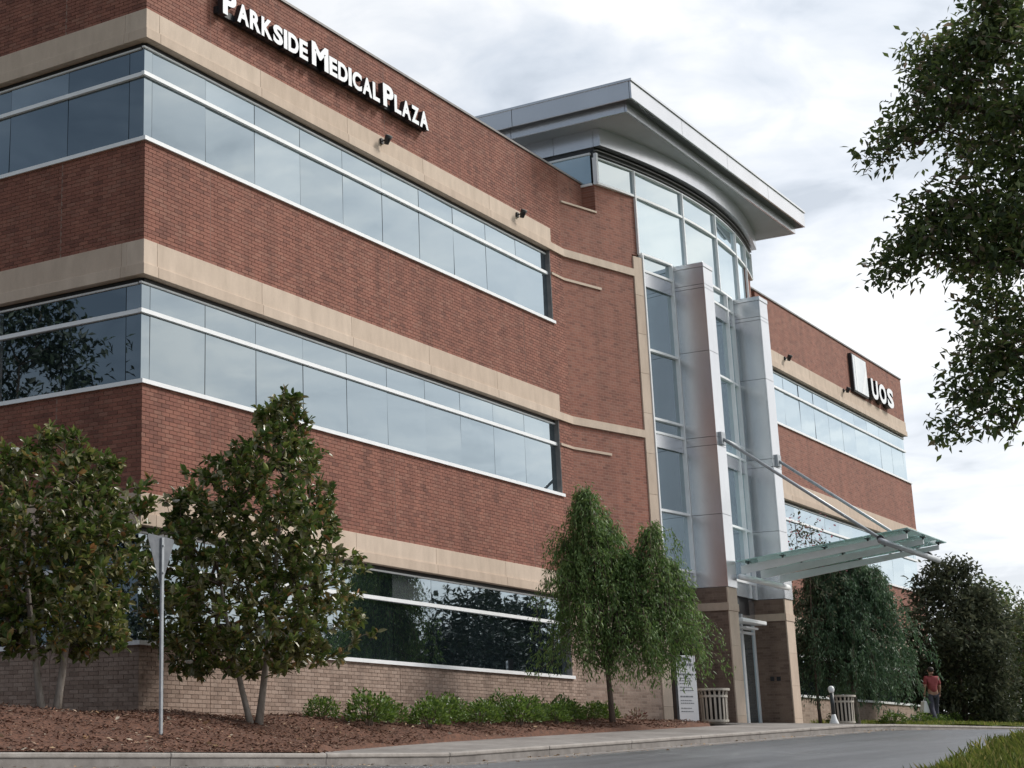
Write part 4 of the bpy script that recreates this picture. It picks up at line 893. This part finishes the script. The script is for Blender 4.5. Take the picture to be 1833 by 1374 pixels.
lab = ['small round shrub standing alone right of the tall magnolia', 'second shrub from the magnolia, bright green and leading the row', 'third shrub from the magnolia in the low green row', 'fourth shrub from the magnolia, darker and set forward',
       'fifth shrub from the magnolia in the low row', 'sixth shrub from the magnolia in the low row', 'seventh shrub from the magnolia in the low row', 'eighth shrub from the magnolia in the low row', 'ninth shrub from the magnolia in the low row',
       'tenth shrub from the magnolia in the low row', 'shrub a step to the left of the weeping tree trunk', 'shrub tucked behind the weeping tree trunk', 'shrub just right of the weeping tree trunk', 'last shrub of the row, furthest right of the weeping tree',
       'shrub close to the wall behind the middle of the row', 'shrub close to the wall near the right half of the row']
for k, ((x_, y_), l_) in enumerate(zip(sx, lab)):
    t_ = thing('shrub', l_, 'shrub', (x_, y_, bed_z(x_, y_) - 0.02), k * 1.3, 'low green shrubs along the left wing'); sc_ = (0.85, 1.25, 0.95, 1.1, 1.1, 1.0, 0.95, 1.15, 1.2, 0.95, 1.1, 1.0, 0.9, 0.85, 1.0, 1.0)[k]; t_.scale = (sc_ * 1.08, sc_ * 1.08, sc_)
    link('foliage', SHM[k % 4], t_); link('stems', STM[k % 4], t_)
for k, (x_, y_) in enumerate([(29.2, -1.7), (31.0, -2.6), (33.0, -2.9), (35.0, -2.8), (37.2, -2.7), (39.4, -2.6)]):
    t_ = thing('shrub', ['small shrub beside the right litter bin', 'first low shrub right of the right litter bin', 'second low shrub right of the right litter bin', 'third low shrub right of the right litter bin', 'fourth low shrub right of the right litter bin', 'low shrub nearest the walking person'][k], 'shrub', (x_, y_, lawn_z(max(x_, 30.6), y_) - .03), k * 1.1, 'low shrubs along the right wing')
    t_.scale = (1.2, 1.2, 0.85); link('foliage', SHM[(k + 1) % 4], t_); link('stems', STM[(k + 1) % 4], t_)
rp = thing('red_plant', 'low clump of reddish plants at the wall foot left of the white board', 'plant', (15.1, -1.6, bed_z(15.1, -1.6)))
rs_ = np.random.default_rng(9); n_ = 150; u_ = unit(rs_.normal(size=(n_, 3))); u_[:, 2] = abs(u_[:, 2]) + .2
leaves('foliage', u_ * rs_.uniform(.05, .22, (n_, 1)) * np.array([1.1, 1.1, 1.0]), u_, rs_.uniform(.04, .09, n_), .4, 'red_foliage', rp); MB().tube([(0, 0, -.05), (.02, .01, .3)], .008, 5).build('stem', 'bark_brown', rp)

# ------------------------------------------------------------------ loose cover: mulch chips, dry leaves, grass
def scatter_flat(name, n, xf, zf, lo, hi, ratio, mat, lift, tilt, seed, keepf):
    rs = np.random.default_rng(seed); P, Dv = [], []
    while len(P) < n:
        x_, y_ = xf(rs)
        if not keepf(x_, y_): continue
        P.append((x_, y_, zf(x_, y_) + lift + rs.uniform(0, lift))); a_ = rs.uniform(0, 6.283); Dv.append((math.cos(a_), math.sin(a_), rs.normal() * tilt))
    return leaves(name, P, Dv, rs.uniform(lo, hi, n), ratio, mat, None, 0.1, False, rs)
okbed = lambda x_, y_: (y_ < -0.05 or x_ < -0.1) and (x_ < -2.0 or y_ > inner(x_) + 0.05)
def bedpos(rs): return (rs.uniform(-9.5, 16.2), -5 + 5 * rs.uniform() ** 0.9) if rs.uniform() < .92 else (rs.uniform(-8, -.2), rs.uniform(0, 4))
tag(scatter_flat('mulch_chips', 52000, bedpos, bed_z, 0.02, 0.075, 0.34, 'mulch_chip', 0.008, 0.35, 101, okbed), 'reddish brown bark mulch covering the planting bed', 'mulch', kind='stuff')
tag(scatter_flat('dry_leaves', 420, bedpos, bed_z, 0.05, 0.11, 0.5, 'dry_leaf', 0.02, 0.3, 102, okbed), 'pale dry leaves scattered over the mulch', 'leaf litter', kind='stuff')
tag(scatter_flat('gutter_litter', 700, lambda rs: (rs.uniform(-9, 22), -5.2 - abs(rs.normal()) * 0.3), lambda a, b_: kz(a) - 0.148 if b_ > -5.6 else road_z(a, b_), 0.02, 0.07, 0.5, 'dry_leaf', 0.004, 0.25, 103, lambda a, b_: math.sin(a * 2.3) + math.sin(a * 5.1) > -0.3), 'dry leaves and grit lying in the gutter', 'leaf litter', kind='stuff')
def grass(name, n, posf, zf, lo, hi, label, seed, wr=0.10):
    rs = np.random.default_rng(seed); xy = np.array([posf(rs) for _ in range(n)])
    P = np.stack([xy[:, 0], xy[:, 1], [zf(a, b_) - .01 for a, b_ in xy]], 1); d = rs.normal(size=(n, 3)) * .38; d[:, 2] = 1
    tag(leaves(name, P, d, rs.uniform(lo, hi, n), wr, 'grass_blade', None, .2, True, rs), label, 'grass', kind='stuff')
grass('verge_grass', 26000, lambda rs: (rs.uniform(-8, 4), -11.7 - 3.2 * rs.uniform() ** 0.8), lambda a, b_: verge_z(a, b_) - 0.4 * sstep(-7, -9, a), 0.08, 0.24, 'long yellowish green grass on the bank at lower right', 111, 0.055)
grass('lawn_grass', 14000, lambda rs: (rs.uniform(30.6, 50), rs.uniform(-4.95, -0.3)), lawn_z, 0.06, 0.16, 'strip of grass in front of the right wing', 112, 0.16)

# ------------------------------------------------------------------ street furniture
ys = thing('yield_sign', 'grey triangular road sign seen from behind on a thin steel post', 'sign', (-3.75, -3.45, bed_z(-3.75, -3.45)), 0)
MB().box(-0.022, 0.022, -0.014, 0.014, -0.4, 2.42).build('post', 'galvanised', ys)
tri = [(-0.38, 2.44), (0.38, 2.44), (0.0, 1.78)]; pv = []
def rounded(tr, r_=0.05):
    out = []
    for i in range(3):
        p_, a_, b_ = Vector(tr[i]), Vector(tr[i - 1]), Vector(tr[(i + 1) % 3]); d1 = (a_ - p_).normalized(); d2 = (b_ - p_).normalized()
        out += [p_ + d1 * r_, p_ + (d1 + d2) * r_ * .35, p_ + d2 * r_]
    return out
ro = rounded(tri); n_ = len(ro)
ang = R(11); dx_, dy_ = math.cos(ang), math.sin(ang)
plate = MB().add([(q_.x * dx_, q_.x * dy_ + 0.02, q_.y) for q_ in ro] + [(q_.x * dx_ + 0.004 * -dy_, q_.x * dy_ + 0.02 + 0.004 * dx_, q_.y) for q_ in ro],
                 [tuple(range(n_)), tuple(range(2 * n_ - 1, n_ - 1, -1))] + [((i + 1) % n_, i, n_ + i, n_ + (i + 1) % n_) for i in range(n_)])
plate.build('plate', 'plate_grey', ys)
for z_ in (2.32, 1.98): MB().tube([(0, -0.03, z_), (0, 0.05, z_)], 0.014, 8).build('bolt', 'galvanised', ys)

db = thing('directory_sign', 'narrow upright white directory board with rows of print by the entrance', 'sign', (16.9, -2.05, walk_z(16.9, -2.05) + 0.0), R(-33))
box('board', 'sign_white', db, -0.26, 0.26, -0.05, 0.05, 0.03, 1.50, bevel=0.008); box('side_panel', 'dark_metal', db, -0.32, -0.262, -0.06, 0.06, -0.05, 1.52); box('foot', 'dark_metal', db, -0.30, 0.30, -0.08, 0.08, -0.05, 0.029)
MB().add([(-0.16, -.054, 1.36), (0.0, -.054, 1.40), (0.16, -.054, 1.36), (0.16, -.054, 1.42), (0, -.054, 1.47), (-0.16, -.054, 1.42)], [(0, 1, 4, 5), (1, 2, 3, 4)]).build('emblem', 'sign_print', db)
rr = random.Random(4)
for z_, h_, a_, b_ in ((1.27, .055, -.18, .18), (1.06, .04, -.2, .19), (0.99, .018, -.2, .1), (.93, .018, -.2, .14), (.87, .018, -.2, .05), (.79, .018, -.2, .12), (.72, .018, -.2, .16), (.58, .03, -.2, .14), (.5, .018, -.2, .1), (.44, .018, -.2, .15), (.33, .018, -.2, .08), (.26, .018, -.2, .12)):
    mb = MB(); x_ = a_
    while x_ < b_: 
        w_ = rr.uniform(.02, .07); mb.box(x_, min(b_, x_ + w_), -0.053, -0.049, z_, z_ + h_); x_ += w_ + 0.012
    mb.build('print_line', 'sign_print', db)

def litter_bin(loc, label, rz):
    t_ = thing('litter_bin', label, 'bin', loc, rz, 'beige slatted litter bins by the entrance')
    r0, H = 0.29, 0.80
    for k in range(18):
        a_ = 2 * math.pi * k / 18; c_, s_ = math.cos(a_), math.sin(a_)
        v = []
        for z_, rr_ in ((0.08, r0), (0.62, r0 * 1.03), (0.70, r0 * 1.10), (0.76, r0 * 1.22)):
            for dt, dr in ((-.024, 0), (.024, 0), (.024, -.012), (-.024, -.012)): v.append(((rr_ + dr) * c_ - dt * s_, (rr_ + dr) * s_ + dt * c_, z_))
        f_ = [(0, 3, 2, 1)] + [(4 * j + q_, 4 * j + (q_ + 1) % 4, 4 * j + 4 + (q_ + 1) % 4, 4 * j + 4 + q_) for j in range(3) for q_ in range(4)] + [(12, 13, 14, 15)]
        MB().add(v, f_).build('slat', 'beige_paint', t_)
    for z_, rr_ in ((0.06, r0 + .012), (0.60, r0 * 1.03 + .012), (0.75, r0 * 1.22 + .012)):
        MB().lathe([(rr_ - .03, -.025), (rr_, -.025), (rr_, .025), (rr_ - .03, .025)], 28, (0, 0, z_)).build('ring', 'beige_paint', t_)
    MB().lathe([(0.22, 0.05), (0.24, 0.60), (0.25, 0.70)], 20).build('liner', 'black', t_, True)
    MB().lathe([(0.10, 0.0), (0.26, 0.0), (0.26, 0.035)], 20).build('foot', 'beige_paint', t_)
litter_bin((17.75, -2.35, walk_z(17.75, -2.35)), 'beige slatted litter bin beside the white directory board', 0.1)
litter_bin((27.4, -2.3, walk_z(27.4, -2.3)), 'beige slatted litter bin to the right of the entrance, before the low wall', 0.2)
ap = thing('ash_post', 'thin dark smoking post with a round white top right of the entrance', 'ashtray', (24.6, -2.9, walk_z(24.6, -2.9)))
MB().lathe([(0.12, 0), (0.12, .02), (0.08, 0.12), (0.055, 0.22), (0.05, 0.24)], 16).build('base', 'white_metal', ap, True); MB().lathe([(0.05, .241), (0.05, 0.78)], 14).build('stem', 'dark_metal', ap, True)
MB().lathe([(0.05, .781), (0.07, 0.82), (0.08, .87), (0.065, .93), (0.025, .955)], 16).build('cap', 'white_metal', ap, True)

# ------------------------------------------------------------------ a person walking by the right wing
PX, PY = 34.7, -2.85
pe = thing('person', 'person in a red top and dark trousers walking beyond the entrance with a white bag', 'person', (PX, PY, lawn_z(PX, PY)), R(305))
def skinned(name, verts, edges, radii, mat, parent, root=0, sub=2):
    me = bpy.data.meshes.new(name); me.from_pydata(verts, edges, []); o = link(name, me, parent)
    sk = o.modifiers.new('skin', 'SKIN')
    for i, r_ in enumerate(radii):
        rr_ = r_ if isinstance(r_, tuple) else (r_, r_); me.skin_vertices[0].data[i].radius = rr_
    me.skin_vertices[0].data[root].use_root = True
    ss = o.modifiers.new('sub', 'SUBSURF'); ss.levels = ss.render_levels = sub
    dg = bpy.context.evaluated_depsgraph_get(); m2 = bpy.data.meshes.new_from_object(o.evaluated_get(dg)); bpy.data.objects.remove(o); bpy.data.meshes.remove(me)
    m2.materials.clear(); m2.materials.append(MAT[mat]); m2.polygons.foreach_set('use_smooth', [True] * len(m2.polygons))
    return link(name, m2, parent)
V = [(0, 0, .95), (0, 0, 1.12), (0, .0, 1.36), (0, 0, 1.44), (0, .01, 1.53), (0, .02, 1.62), (0, .015, 1.70),           # pelvis .. crown
     (.17, 0, 1.40), (.23, .02, 1.14), (.24, .12, .92), (-.17, 0, 1.40), (-.23, -.02, 1.13), (-.25, .05, .89),
     (.09, 0, .90), (.10, .14, .50), (.09, .12, .10), (.09, .26, .04), (-.09, 0, .90), (-.10, -.04, .49), (-.09, -.24, .13), (-.09, -.13, .04)]
Ed = [(0, 1), (1, 2), (2, 3), (3, 4), (4, 5), (5, 6), (2, 7), (7, 8), (8, 9), (2, 10), (10, 11), (11, 12), (0, 13), (13, 14), (14, 15), (15, 16), (0, 17), (17, 18), (18, 19), (19, 20)]
Rd = [.12, .12, .13, .06, .06, (.085, .10), .06, .06, .042, .03, .06, .042, .03, .085, .058, .04, .035, .085, .058, .04, .035]
skinned('body', V, Ed, Rd, 'skin', pe)
for sx_, hx in ((1, V[9]), (-1, V[12])):
    for k in range(5):
        dx_ = (-.028 + .014 * k) if k < 4 else 0.03; L_ = (.07, .08, .075, .06, .05)[k]
        MB().tube([(hx[0] + dx_ * .6, hx[1], hx[2] - .02), (hx[0] + dx_, hx[1] + .01, hx[2] - .02 - L_ * .6), (hx[0] + dx_ * .9, hx[1] + .03, hx[2] - .02 - L_)], [.009, .008, .006], 6).build('finger', 'skin', pe, True)
skinned('shirt', [(0, 0, .93), (0, 0, 1.12), (0, 0, 1.37), (0, 0, 1.45), (.17, 0, 1.40), (.225, .012, 1.18), (-.17, 0, 1.40), (-.225, -.012, 1.18)], [(0, 1), (1, 2), (2, 3), (2, 4), (4, 5), (2, 6), (6, 7)], [.145, .145, .155, .075, .08, .062, .08, .062], 'red_cloth', pe)
skinned('trousers', [(0, 0, .98), (.09, 0, .88), (.10, .14, .50), (.09, .125, .09), (-.09, 0, .88), (-.10, -.04, .49), (-.09, -.235, .14)], [(0, 1), (1, 2), (2, 3), (0, 4), (4, 5), (5, 6)], [.13, .10, .075, .07, .10, .075, .07], 'navy_cloth', pe)
skinned('hair', [(0, -.02, 1.56), (0, -.025, 1.66), (0, .0, 1.735)], [(0, 1), (1, 2)], [(.085, .07), (.105, .10), .07], 'hair', pe)
for sx_ in (-.035, .035): MB().lathe([(.002, -.01), (.011, 0), (.002, .01)], 8, (sx_, .115, 1.625)).build('eye', 'white_cloth', pe)
MB().tube([(0, .11, 1.63), (0, .135, 1.595), (0, .11, 1.585)], [.008, .016, .010], 6).build('nose', 'skin', pe, True); MB().tube([(-.025, .11, 1.55), (.025, .11, 1.55)], .007, 6).build('mouth', 'red_cloth', pe)
for sx_ in (-.09, .09): MB().lathe([(.004, -.03), (.018, 0), (.004, .03)], 8, (sx_, .01, 1.62)).build('ear', 'skin', pe, True)
for sx_, y_, z_ in ((.09, .17, .035), (-.09, -.17, .045)): MB().box(sx_ - .045, sx_ + .045, y_ - .11, y_ + .14, z_ - .035, z_ + .04).build('shoe', 'rubber', pe, bevel=.02)
bg = thing('tote_bag', 'white bag hanging from the hand of the walking person', 'bag', (PX, PY, lawn_z(PX, PY)), R(305))
MB().add([(-.37, -.06, .36), (-.15, -.06, .36), (-.15, .30, .36), (-.37, .30, .36), (-.30, -.02, .72), (-.22, -.02, .72), (-.22, .25, .72), (-.30, .25, .72)], [(0, 3, 2, 1), (4, 5, 6, 7), (0, 1, 5, 4), (1, 2, 6, 5), (2, 3, 7, 6), (3, 0, 4, 7)]).build('sack', 'white_cloth', bg, bevel=.02)
MB().tube([(-.26, .0, .71), (-.255, .05, .84), (-.26, .15, .71)], .008, 6).build('handle', 'white_cloth', bg)
for o in bpy.data.objects:
    if o.parent and o.name.split('.')[0] in ('foliage', 'branches', 'stems', 'blossoms'): o['kind'] = 'stuff'     # too fine to pick apart
print('objects', len(bpy.data.objects))
